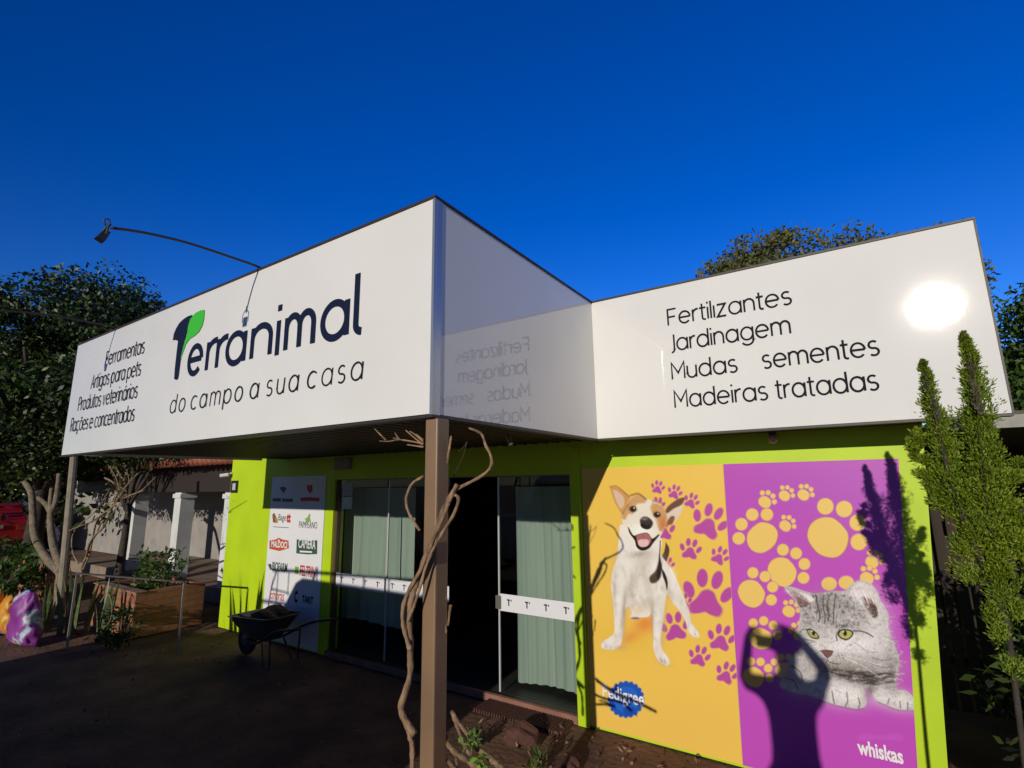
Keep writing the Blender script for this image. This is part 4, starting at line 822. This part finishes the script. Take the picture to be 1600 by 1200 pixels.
def sword_plant(x, y, h, nl, label, spread=.18, wide=.028, group='sword-leaved plants'):
    t = thing('sword_plant', (x, y, 0), label, 'plant', group)
    for i in range(nl):
        a = rng.uniform(0, 6.28); hh = h*rng.uniform(.6, 1.); r = spread*rng.uniform(.1, .5); tilt = rng.uniform(.05, .22)*h
        bx, by = x+r*math.cos(a), y+r*math.sin(a); wd = wide*rng.uniform(.8, 1.3); ta = rng.uniform(0, 3.14); cx, sx_ = math.cos(ta)*wd, math.sin(ta)*wd
        m = MB(); n = 7; k0 = 0
        for j in range(n+1):
            u = j/n; s_ = (1-u**3)*(1 if u < .6 else 1)+.02; px_, py_ = bx+tilt*u*u*math.cos(a), by+tilt*u*u*math.sin(a)
            m.v += [(px_-cx*s_, py_-sx_*s_, hh*u), (px_+sx_*.25*s_, py_-cx*.25*s_, hh*u), (px_+cx*s_, py_+sx_*s_, hh*u)]
        for j in range(n):
            for q in (0, 1): m.f.append((3*j+q, 3*j+q+1, 3*j+q+4, 3*j+q+3))
        m.build('leaf', SWORD, t, True)
    return t
sword_plant(-8.55, 3.02, .85, 9, 'stiff sword-leaved plant between the railing and the brick planter', .3)
sword_plant(-9.25, 2.95, .95, 9, 'tall sword-leaved plant at the foot of the steel pole', .35)
sword_plant(-9.9, 2.85, .75, 7, 'pale sword-leaved plant just behind the purple sack', .3)
sword_plant(-6.72, .95, 1.66, 26, 'sword-leaved plant at the left edge whose spiky shadow falls on the green wall', .85, .045)

# dry bare shrub
dsh = thing('bare_shrub', (-9.0, 3.0, .1), 'dry bare shrub with tangled leafless branches under the big sign', 'shrub')
def zs(x, y): return (x/4, 740+y/4)
def zs2(x, y): return (x/3.43, 690+y/3.43)
DRY = M('dry_twig', (.32, .22, .13), .85, (.22, .14, .08), 20)
for pts, r in (([(510, 640), (515, 580), (540, 520), (560, 440), (600, 380), (650, 330), (690, 240), (720, 160), (740, 100), (700, 50), (655, 25)], .020), ([(520, 600), (560, 500), (590, 350), (620, 270), (700, 210), (760, 120), (800, 60), (860, 0)], .014), ([(490, 560), (462, 510), (448, 440), (460, 370), (510, 310), (570, 260), (625, 200), (690, 90)], .012), ([(410, 368), (460, 345), (520, 320), (600, 290), (660, 230)], .010), ([(600, 380), (640, 300), (680, 280), (740, 200), (790, 110)], .011)):
    MB().tube([at(*zs(*p), Y=3.0+.15*math.sin(i*1.3+r*900)) for i, p in enumerate(pts)], lambda t: r*(1-.55*t), 7, 5, .1).build('branch', DRY, dsh, True)
for pts in ([(640, 260), (620, 190), (580, 125)], [(640, 300), (690, 220), (755, 160)], [(660, 260), (690, 220), (680, 150)], [(690, 225), (706, 200), (710, 150)], [(690, 290), (760, 260), (835, 188)], [(620, 216), (600, 214), (560, 198)], [(650, 230), (640, 170), (610, 130)], [(600, 340), (560, 330), (520, 350)], [(670, 300), (720, 280), (770, 262)], [(560, 400), (500, 420), (450, 470)], [(540, 860), (575, 810), (600, 880), (590, 960), (545, 1008)]):
    MB().tube([at(*zs2(*p), Y=3.0+.1*math.sin(p[0])) for p in pts], lambda t: .008*(1-.5*t), 6, 4).build('twig', DRY, dsh)
C = np.array([tuple(at(*zs2(rng.normal(640, 38), rng.normal(230, 60)), Y=3.0+rng.normal()*.12)) for i in range(130)]); V, F = leaf_quads(C, .045, .02, 0)
raw_mesh('dry_leaves', V, F, M('dry_leaf', (.28, .19, .08), .8, (.16, .14, .05), 3, island=.8), dsh)
for px_, py_ in ((222, 762), (161, 773), (160, 785)): pass

# feed sacks
def sack(c, w_, h_, d_, rz, lean, mat, label):
    t = thing('feed_sack', c, label, 'sack', 'feed sacks on the ground by the sign'); V = []; nu, nv = 28, 18
    for j in range(nv+1):
        v = j/nv; pin = (min(1, v*5)**.5)*(1-.88*max(0, (v-.72)/.28)**1.6)
        for i in range(nu):
            a = 2*math.pi*i/nu; ca, sa = math.cos(a), math.sin(a)
            ex = math.copysign(abs(ca)**.7, ca)*w_/2*(1-.42*v); ey = math.copysign(abs(sa)**.8, sa)*d_/2*pin
            wr = 1+.06*math.sin(7*a+9*v)+.07*math.sin(13*v+3*a+c[0]*5)+.05*math.sin(23*v-5*a)+.03*math.sin(31*v+9*a)+.04*math.sin(17*v-11*a+2)
            x, y, z = ex*wr, ey*wr, h_*v*(1+.05*math.sin(4*a+1)*v)
            y += lean*v*v; x += .09*v*math.sin(c[0]*3); V.append((c[0]+x*math.cos(rz)-y*math.sin(rz), c[1]+x*math.sin(rz)+y*math.cos(rz), c[2]+z))
    m = MB(); m.v = V
    for j in range(nv):
        for i in range(nu): i2 = (i+1) % nu; m.f.append((j*nu+i, j*nu+i2, (j+1)*nu+i2, (j+1)*nu+i))
    m.f.append(tuple(range(nu-1, -1, -1))); m.f.append(tuple(range(nv*nu, (nv+1)*nu))); m.build('bag', mat, t, True)
    return t
def sack_mat(name, cols):
    m = M(name, cols[0], .48, cols[1], 3.0, 4, (.42, .5)); rp = [n for n in m.node_tree.nodes if n.type == 'VALTORGB'][0].color_ramp
    for p, c in zip((.56, .60, .66), cols[2:]): e = rp.elements.new(p); e.color = (*c, 1)
    rp.interpolation = 'EASE'; return m
SP = sack_mat('sack_purple', [(.22, .03, .24), (.28, .05, .30), (.40, .55, .62), (.55, .10, .08), (.40, .04, .30)])
SO = sack_mat('sack_orange', [(.62, .24, .02), (.66, .33, .03), (.60, .20, .02), (.10, .20, .38), (.62, .28, .02)])
sack((-9.25, 2.45, 0), .50, .66, .24, .25, -.02, SP, 'shiny purple feed sack, nearest to the railing')
sack((-10.15, 2.5, 0), .46, .52, .24, .1, -.05, SO, 'orange feed sack standing right behind the purple sack')
sack((-10.4, 2.32, 0), .50, .62, .26, .4, .0, SO, 'large orange feed sack, leftmost at the photo edge')

# ------------------------------------------------------------------ trees at the left
ftree = thing('forked_tree', (-10.9, 3.2, 0), 'small tree with forked bare beige trunk left of the pole', 'tree')
def tz(pts, Y=3.2): return [at(*zs(*p), Y=Y) for p in pts]
tk = MB(); tk.tube([at(92, 960, Y=3.2)]+tz([(375, 700), (380, 620), (320, 560), (260, 480), (215, 380), (205, 250), (195, 120), (150, 45)]), lambda t: .075*(1-.35*t), 10, 5, .05)
tk.tube(tz([(382, 620), (372, 560), (340, 470), (322, 380), (316, 260), (345, 190), (362, 80), (370, 0)]), lambda t: .068*(1-.5*t), 10, 5, .05); tk.tube(tz([(318, 240), (290, 195), (240, 150)]), lambda t: .05*(1-.3*t), 8, 4); tk.tube(tz([(318, 250), (315, 180), (322, 90)]), lambda t: .045*(1-.4*t), 8, 4)
tk.build('trunk', BARK_T, ftree, True)
c0 = at(60, 660, Y=3.2)
V, F = leaf_quads(crown_points((c0.x-.8, 3.4, c0.z+.3), (2.6, 1.6, 1.0), 60, 70, .28, .3), .16, .075, 0); raw_mesh('crown', V, F, LEAF_D, ftree)
def tree(c, rad, h0, clumps, per, cr, mat, L, Wd, label, nm='leafy_tree', tr_=.22):
    t = thing(nm, (c[0], c[1], 0), label, 'tree', 'trees around the shop'); P = crown_points(c, rad, clumps, per, cr, .45); P = P[P[:, 2] > h0]
    V, F = leaf_quads(P, L, Wd, 0); raw_mesh('crown', V, F, mat, t)
    m = MB(); m.tube([(c[0], c[1], 0), (c[0]+.1, c[1], c[2]*.4), (c[0]-.1, c[1]+.1, c[2]+rad[2]*.4)], lambda q: tr_*(1-.7*q), 10, 5, .05)
    for i in range(6):
        a = i*1.05+.3; m.tube([(c[0], c[1], c[2]*.45), (c[0]+rad[0]*.35*math.cos(a), c[1]+rad[1]*.35*math.sin(a), c[2]*.8), (c[0]+rad[0]*.75*math.cos(a), c[1]+rad[1]*.75*math.sin(a), c[2]+rad[2]*.2)], lambda q: tr_*.45*(1-.7*q), 7, 4)
    m.build('trunk', BARK_D, t, True); return t
tree((-15.2, 3.9, 4.15), (4.2, 2.3, 2.5), 2.2, 120, 760, .62, LEAF_D, .11, .06, 'large dark green tree rising behind the left end of the sign')
tree((-12.2, 4.5, 3.45), (3.6, .8, 1.05), 2.15, 110, 300, .30, LEAF_D, .10, .05, 'low dark tree whose foliage hangs before the veranda roof', tr_=.09)
tree((-24, 6.5, 4.0), (6, 4, 4.2), .8, 110, 130, .9, LEAF_D, .34, .17, 'broad dark tree far behind the red car')
tree((-27, 14.5, 4.2), (7, 4, 4.4), .5, 110, 130, 1.0, LEAF_D, .40, .2, 'dark tree behind the neighbouring veranda roof')
tree((-.85, 13.5, 4.95), (3.9, 2.2, 2.8), 5.2, 360, 520, .42, LEAF_O, .10, .06, 'rounded olive brown tree above the right sign')
tree((4.7, 12, 3.4), (2.4, 2.0, 2.4), .8, 170, 480, .42, LEAF_M, .11, .06, 'green tree at the right edge beside the sign end')
tree((9.5, 13., 3.0), (3.5, 3, 3.0), .4, 90, 120, .6, LEAF_D, .24, .12, 'dark tree behind the slatted fence at far right')
# ------------------------------------------------------------------ neighbouring veranda, red car
ver = thing('neighbour_house', (-13, 6, 0), 'low white house with a pillared veranda and orange tiled roof behind the planter', 'house')
NW = M('neighbour_wall', (.34, .31, .28), .8, (.27, .25, .23), 3)
MB().box((-24, 6.9, 0), (-8.2, 7.1, 2.75)).build('wall', NW, ver)
MB().box((-16.5, 5.0, 0), (-8.6, 6.9, .24)).build('veranda_floor', M('veranda_floor', (.30, .22, .16), .7, (.22, .16, .12), 5), ver)
for x in (-13.4, -11.35, -9.45):
    m = MB(); m.box((x-.13, 5.05, .242), (x+.13, 5.31, 1.90)); m.box((x-.16, 5.02, 1.78), (x+.16, 5.34, 1.86)); m.build('pillar', WHITEP, ver)
MB().box((-16.6, 4.98, 1.902), (-8.5, 5.36, 2.46)).build('beam', DARKB, ver)
MB().box((-12.55, 6.87, .25), (-11.7, 6.898, 2.1)).build('doorway_shade_panel', BLACK, ver)  # flat black panel, its colour stands for the shade inside the opening
TILE = M('roof_tile', (.38, .12, .06), .85, (.26, .08, .045), 8, bump=.5, bscale=20)
rf = MB()
x = -16.8
while x < -8.3:
    rf.tube([(x, 4.6, 2.44), (x, 7.3, 3.25)], lambda t: .085, 8, 1); x += .165
rf.build('roof', TILE, ver, True)
wr = thing('wreath', (-10.4, 6.86, 1.45), 'dark hanging garland on the veranda wall', 'garland')
C = np.concatenate([np.array([-10.9+.28*i, 6.84, 1.55-.12*math.sin(i*1.05)])+rng.normal(size=(40, 3))*[.06, .02, .06] for i in range(5)]); V, F = leaf_quads(C, .07, .035); raw_mesh('leaves', V, F, LEAF_D, wr)
car = thing('parked_car', (-17.5, 4.4, 0), 'red parked car seen behind the forked tree at left', 'car')
CRED = M('car_red', (.36, .008, .010), .3, coat=.8, crough=.08)
prof = [(-19.6, .42), (-19.65, .85), (-19.2, 1.0), (-18.5, 1.08), (-17.9, 1.52), (-16.6, 1.56), (-15.75, 1.12), (-15.5, 1.02), (-15.45, .5), (-15.6, .36), (-19.4, .34)]
MB().prism(prof[::-1], 'y', 3.75, 5.35).build('body', CRED, car, bevel=.06)
m = MB(); m.prism([(-18.4, 1.12), (-17.85, 1.47), (-16.65, 1.50), (-15.95, 1.14)][::-1], 'y', 3.735, 3.749); m.build('side_window', M('car_glass', (.02, .02, .025), .05), car)
m = MB(); m.hexa([(-15.88, 3.9, 1.15), (-15.86, 3.9, 1.15), (-15.86, 5.2, 1.15), (-15.88, 5.2, 1.15)], [(-16.50, 3.95, 1.50), (-16.48, 3.95, 1.50), (-16.48, 5.15, 1.50), (-16.50, 5.15, 1.50)]); m.build('rear_window', MATS['car_glass'], car)
MB().box((-15.47, 4.35, .86), (-15.44, 4.75, .96)).build('badge', M('chrome', (.6, .6, .6), .2, metal=1), car)
for y in (3.80, 5.05): MB().box((-15.50, y, .78), (-15.44, y+.25, .98)).build('headlight', M('lamp_red_glass', (.3, .02, .02), .15), car)
for x in (-18.8, -16.35):
    for y in (3.72, 5.38):
        tw = MB().lathe((x, y, .31), [(.16, -.09), (.30, -.09), (.31, 0), (.30, .09), (.16, .09)], 24, 'y').build('wheel', MATS['tyre'], car); MB().lathe((x, y, .31), [(.02, -.095), (.17, -.092), (.17, .092), (.02, .095)], 16, 'y').build('rim', ALU, tw)
car.location.x -= 5.8
# ------------------------------------------------------------------ right side: cypress, carport, fence, added shade bushes
cyp = thing('cypress', (.42, 2.75, 0), 'young green juniper with two pointed tips in front of the right sign', 'tree')
def sprays(axis, r_at, n, Y0, dirz=1.1, npl=12):
    """lobes of feathery plumes round an axis given as photo pixels; a plume is a twig set with scale leaves"""
    P = cr_spline(pv(axis, Y0), 8); P = np.array([tuple(p) for p in P]); m = len(P); per_ = 36; nl = max(3, n//(per_*npl))
    C = []; D = []
    for q in range(nl):
        tc = (q+rng.uniform(.2, 1))/(nl-.2); ac = q*2.4+rng.normal()*.4; Lc = rng.uniform(.75, 1.5)
        for w in range(npl):
            t = min(.99, max(0, tc+rng.normal()*.035)); i = min(int(t*(m-1)), m-2); f = t*(m-1)-i; b = P[i]*(1-f)+P[i+1]*f; a = ac+rng.normal()*.55
            ax = P[min(i+2, m-1)]-P[max(i-2, 0)]; ax /= np.linalg.norm(ax)
            out = np.array([math.cos(a), math.sin(a), 0]); d = out*rng.uniform(.35, .75)+ax*dirz*rng.uniform(.8, 1.3)+rng.normal(size=3)*.10; d /= np.linalg.norm(d)
            L = r_at(t)*Lc*rng.uniform(.9, 1.7)+.004; u = rng.uniform(.1, 1, per_); lat = rng.normal(size=(per_, 3)); lat -= (lat@d)[:, None]*d
            C.append(b+d*(u*L)[:, None]+lat*(min(1, L/.07)*(.003+.011*np.sin(np.pi*np.minimum(1, u*.85+.12))))[:, None]); D.append(d+lat*.3)
    return np.concatenate(C), np.concatenate(D)
C1 = []; D1 = []; C2 = []; D2 = []
def add(L1, L2, axis, r_at, n, Y0, dz=1.1, npl=12):
    c, d = sprays(axis, r_at, int(n*2.9), Y0, dz, npl); L1.append(c); L2.append(d)
add(C1, D1, [(1545, 900), (1505, 810), (1480, 730), (1466, 665), (1452, 612), (1443, 570)], lambda t: .004+.105*(1-t)**1.05, 3600, (2.80, 2.70))
add(C2, D2, [(1466, 655), (1452, 612), (1446, 585), (1442, 566)], lambda t: .008*(1-t)+.0005, 700, 2.70, 2.2, 4)
add(C1, D1, [(1570, 960), (1548, 830), (1535, 730), (1528, 650), (1518, 580), (1507, 528)], lambda t: .004+.125*(1-t)**.95, 5200, (2.80, 2.67))
add(C2, D2, [(1530, 650), (1520, 590), (1514, 555), (1506, 522)], lambda t: .010*(1-t)+.0005, 900, 2.67, 2.2, 4)
for ax, r, n in (([(1500, 810), (1470, 760), (1445, 728), (1424, 705)], .055, 900), ([(1490, 770), (1460, 720), (1436, 692), (1430, 680)], .05, 700), ([(1520, 850), (1480, 800), (1455, 770), (1432, 735)], .05, 700), ([(1540, 800), (1565, 775), (1580, 750), (1594, 722)], .055, 800), ([(1545, 850), (1568, 820), (1585, 790)], .055, 700), ([(1550, 900), (1535, 850), (1515, 830)], .06, 700), ([(1590, 1090), (1575, 1030), (1560, 960), (1545, 900)], .06, 500), ([(1600, 1010), (1575, 940), (1560, 880), (1555, 820)], .07, 800), ([(1560, 1000), (1530, 930), (1510, 880), (1500, 850)], .07, 700), ([(1610, 900), (1600, 860), (1596, 820)], .08, 900)):
    add(C1, D1, ax, lambda t, r=r: r*(1-.75*t), n, 2.78, .8)
C = np.concatenate(C1); D = np.concatenate(D1); V, F = leaf_quads(C, .017, .006, .1, D); raw_mesh('crown', V, F, LEAF_C, cyp)
for C, D in zip(C2, D2): V, F = leaf_quads(C, .015, .006, .2, D); raw_mesh('tip', V, F, LEAF_CB, cyp)
m = MB(); tb = (.41, 2.78, 0); m.tube([tb, (.405, 2.78, .6), at(1572, 960, Y=2.80), at(1548, 830, Y=2.77), at(1535, 730, Y=2.73), at(1524, 610, Y=2.68)], lambda t: .013*(1-.8*t), 8, 5, .05); m.tube([at(1572, 960, Y=2.80), at(1505, 810, Y=2.77), at(1480, 730, Y=2.74), at(1456, 625, Y=2.70)], lambda t: .016*(1-.7*t), 7, 5); m.build('trunk', BARK_D, cyp, True)
cp = thing('carport', (3.2, 7, 0), 'dark open carport roof with grey edge right of the shop', 'carport')
MB().box((.62, 5.0, 2.37), (7.5, 9.5, 2.45)).build('roof', M('carport_roof', (.10, .085, .07), .8), cp); MB().box((.60, 4.96, 2.33), (7.5, 4.995, 2.42)).build('fascia', M('fascia_grey', (.34, .33, .27), .6, (.24, .23, .2), 9), cp)
for x, y in ((5.2, 5.1), (5.2, 9.3), (.9, 9.3)): MB().box((x, y, 0), (x+.12, y+.12, 2.369)).build('post', BARK_D, cp)
MB().box((.62, 9.51, 0), (7.5, 9.6, 2.45)).build('back_wall', M('carport_wall', (.06, .045, .035), .9, (.04, .03, .025), 4), cp)
fe = thing('slatted_fence', (2.6, 6, 0), 'dark brown slatted wooden fence between shop and carport', 'fence')
FW = M('fence_wood', (.040, .022, .014), .8, (.022, .014, .010), 12, stretch=(1, 1, .1)); x = .48; m = MB()
while x < 4.2:
    m.box((x, 6.0, .05), (x+.07, 6.03, 1.72)); x += .095
m.build('slats', FW, fe)
for z in (.4, 1.05, 1.6): MB().box((.46, 6.035, z), (4.2, 6.085, z+.07)).build('rail', FW, fe)
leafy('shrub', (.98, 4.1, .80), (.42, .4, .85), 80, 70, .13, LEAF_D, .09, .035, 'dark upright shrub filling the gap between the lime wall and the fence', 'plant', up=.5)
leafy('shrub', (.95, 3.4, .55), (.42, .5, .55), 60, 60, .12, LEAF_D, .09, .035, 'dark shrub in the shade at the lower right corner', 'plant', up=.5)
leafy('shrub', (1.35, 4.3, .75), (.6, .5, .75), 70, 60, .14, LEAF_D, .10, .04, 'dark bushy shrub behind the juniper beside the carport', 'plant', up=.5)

leafy('added_hedge', (2.0, .75, .9), (1.15, .45, .85), 90, 70, .14, LEAF_D, .10, .04, 'dark bushes added out of view at the right to shade the lower right corner', 'added_hedge', up=.3)  # unseen bushes, added to keep the sun off the lower right
# ------------------------------------------------------------------ behind the viewpoint: what throws the shadows seen in the photo
van = thing('parked_van', (-5, -1.5, 0), 'parked van behind the viewpoint whose shadow covers the yard and lower doors', 'van')
VW = M('van_white', (.62, .62, .62), .35, coat=.5)
pr = [(-2.40, .42), (-2.40, 2.04), (-2.50, 2.12), (-5.28, 2.12), (-5.42, 2.05), (-5.95, 1.30), (-7.8, 1.16), (-8.15, .98), (-8.25, .42)]
MB().prism(pr, 'y', -2.45, -.60).build('body', VW, van, bevel=.05)
VG = MATS['car_glass']
m = MB(); m.prism([(-5.80, 1.25), (-5.36, 1.95), (-4.3, 1.95), (-4.3, 1.25)][::-1], 'y', -.598, -.592); m.prism([(-4.2, 1.25), (-4.2, 1.95), (-2.6, 1.95), (-2.6, 1.25)], 'y', -.598, -.592); m.build('side_window', VG, van)
for x in (-7.2, -3.3):
    for y in (-2.42, -.66): tw = MB().lathe((x, y, .34), [(.18, -.1), (.33, -.1), (.34, 0), (.33, .1), (.18, .1)], 24, 'y').build('wheel', MATS['tyre'], van); MB().lathe((x, y, .34), [(.02, -.104), (.19, -.1), (.19, .1), (.02, .104)], 16, 'y').build('rim', ALU, tw)
rk = MB()
for y in (-2.2, -.62): rk.bar((-2.8, y, 2.29), (-5.95, y, 2.16), .035)
for x in (-3.0, -3.4, -3.8, -4.2, -4.6, -5.0): rk.bar((x, -.62, 2.11), (x, -.62, 2.26), .022)
rk.bar((-5.86, -.62, 2.15), (-5.95, -.62, 1.93), .03); rk.bar((-5.82, -.62, 2.15), (-5.82, -.62, 1.75), .018); rk.bar((-5.58, -.62, 2.16), (-5.58, -.62, 1.88), .018); rk.bar((-5.95, -.62, 1.76), (-5.70, -.62, 1.74), .03); rk.bar((-5.95, -.62, 1.92), (-5.55, -.62, 1.90), .018)
for x in (-3.2, -5.0): rk.bar((x, -2.2, 2.25), (x, -.62, 2.25), .03)
rk.build('roof_rack', BLACK, van)
# the photographer (only the shadow shows in the photo)
per = thing('person', (.14, -.36, .27), 'person holding up a phone whose shadow falls on the purple cat poster', 'person')
def skin(nm, V, E, Rr, mat, root=0, lv=2):
    me = bpy.data.meshes.new(nm); L = LOC[per.name]; me.from_pydata([tuple(Vector(v)-L) for v in V], E, []); me.materials.append(mat)
    o = bpy.data.objects.new(nm, me); COL.objects.link(o); o.parent = per; LOC[o.name] = Vector(L)
    md = o.modifiers.new('skin', 'SKIN'); me2 = o.data
    for i, r in enumerate(Rr): me2.skin_vertices[0].data[i].radius = (r if isinstance(r, tuple) else (r, r)); me2.skin_vertices[0].data[i].use_root = (i == root)
    md.use_smooth_shade = True; s_ = o.modifiers.new('sub', 'SUBSURF'); s_.levels = lv; s_.render_levels = lv; return o
MB().box((-2.2, -6, 0), (9, -.12, .34)).build('pavement', CONC)['kind'] = 'structure'
X0, Y0 = .14, -.36
V = [(X0, Y0, 1.20), (X0, Y0, 1.39), (X0, Y0+.01, 1.60), (X0, Y0+.01, 1.73), (X0, Y0+.02, 1.81), (X0, Y0+.05, 1.90), (X0, Y0+.05, 2.01)]
Rr = [(.15, .11), (.14, .10), (.17, .11), (.13, .08), .052, (.080, .095), (.070, .085)]; E = [(i, i+1) for i in range(6)]
def chain(start, pts, rad):
    k = start
    for p, r in zip(pts, rad): V.append(p); Rr.append(r); E.append((k, len(V)-1)); k = len(V)-1
    return k
for s_ in (-1, 1):
    chain(0, [(X0+.09*s_, Y0, 1.13), (X0+.10*s_, Y0+.02, .77), (X0+.11*s_, Y0, .37), (X0+.11*s_, Y0+.12, .305)], [.088, .062, .042, .035])
lh = chain(3, [(X0-.17, Y0+.02, 1.70), (-.16, -.22, 1.68), (-.135, -.07, 1.90), (-.115, -.045, 1.97)], [.06, .045, .033, (.035, .022)])
rh = chain(3, [(X0+.17, Y0+.02, 1.71), (.35, -.18, 1.82), (.17, -.06, 2.0), (.115, -.045, 2.01)], [.06, .045, .033, (.035, .022)])
for h, sg in ((lh, 1), (rh, -1)):
    b = V[h]
    for i, (dz, ln) in enumerate(((.035, .060), (.014, .068), (-.008, .064), (-.028, .050))):
        chain(h, [(b[0]+sg*.012, b[1]-.020, b[2]+dz), (b[0]+sg*(.012+ln*.55), b[1]-.030, b[2]+dz), (b[0]+sg*(.012+ln), b[1]-.024, b[2]+dz)], [.009, .0085, .007])
    chain(h, [(b[0]+sg*.02, b[1]+.012, b[2]-.035), (b[0]+sg*.045, b[1]+.0, b[2]-.045)], [.0105, .008])
SKIN = M('skin', (.45, .27, .18), .55); body = skin('body', V, E, Rr, SKIN)
def face():
    m = MB(); c = Vector((X0, Y0+.05, 1.95))
    m.lathe(c+Vector((0, .085, -.01)), [(.002, -.01), (.014, 0), (.010, .022), (.002, .030)], 8, 'y')
    for s_ in (-1, 1): m.lathe(c+Vector((.085*s_, 0, 0)), [(.006, -.012), (.026, -.004), (.026, .004), (.006, .012)], 10, 'x')
    m.build('nose_and_ears', SKIN, per, True)
    e = MB()
    for s_ in (-1, 1): e.lathe(c+Vector((.032*s_, .078, .025)), [(.002, -.008), (.012, 0), (.002, .008)], 8, 'y')
    e.build('eyes', BLACK, per, True); MB().tube([c+Vector((-.024, .082, -.045)), c+Vector((0, .088, -.048)), c+Vector((.024, .082, -.045))], .005, 6, 3).build('mouth', M('lips', (.35, .14, .12), .5), per)
    h = MB(); h.lathe(c+Vector((0, -.012, 0)), [(.088, .0), (.100, .03), (.092, .075), (.06, .105), (.01, .118)], 18); h.build('hair', M('hair_dark', (.02, .015, .012), .6), per, True)
face()
skin('shirt', [(X0, Y0, 1.17), (X0, Y0, 1.39), (X0, Y0+.01, 1.60), (X0, Y0+.01, 1.74), (X0-.17, Y0+.02, 1.70), (X0-.30, Y0+.10, 1.69), (X0+.17, Y0+.02, 1.71), (X0+.18, Y0+.10, 1.765)], [(0, 1), (1, 2), (2, 3), (3, 4), (4, 5), (3, 6), (6, 7)], [(.165, .125), (.155, .115), (.165, .125), (.12, .09), .072, .062, .072, .062], M('shirt_blue', (.08, .14, .28), .8))
skin('trousers', [(X0, Y0, 1.21), (X0-.09, Y0, 1.11), (X0-.10, Y0+.02, .77), (X0-.11, Y0, .37), (X0+.09, Y0, 1.11), (X0+.10, Y0+.02, .77), (X0+.11, Y0, .37)], [(0, 1), (1, 2), (2, 3), (0, 4), (4, 5), (5, 6)], [(.155, .118), .10, .075, .060, .10, .075, .060], M('denim', (.04, .06, .12), .85))
per.location.z += .07
ph = MB().box((-.085, -.066, 1.945), (.085, -.057, 2.03)).build('phone', BLACK, None, bevel=.003); tag(ph, 'black phone held up in both hands by the person', 'phone')
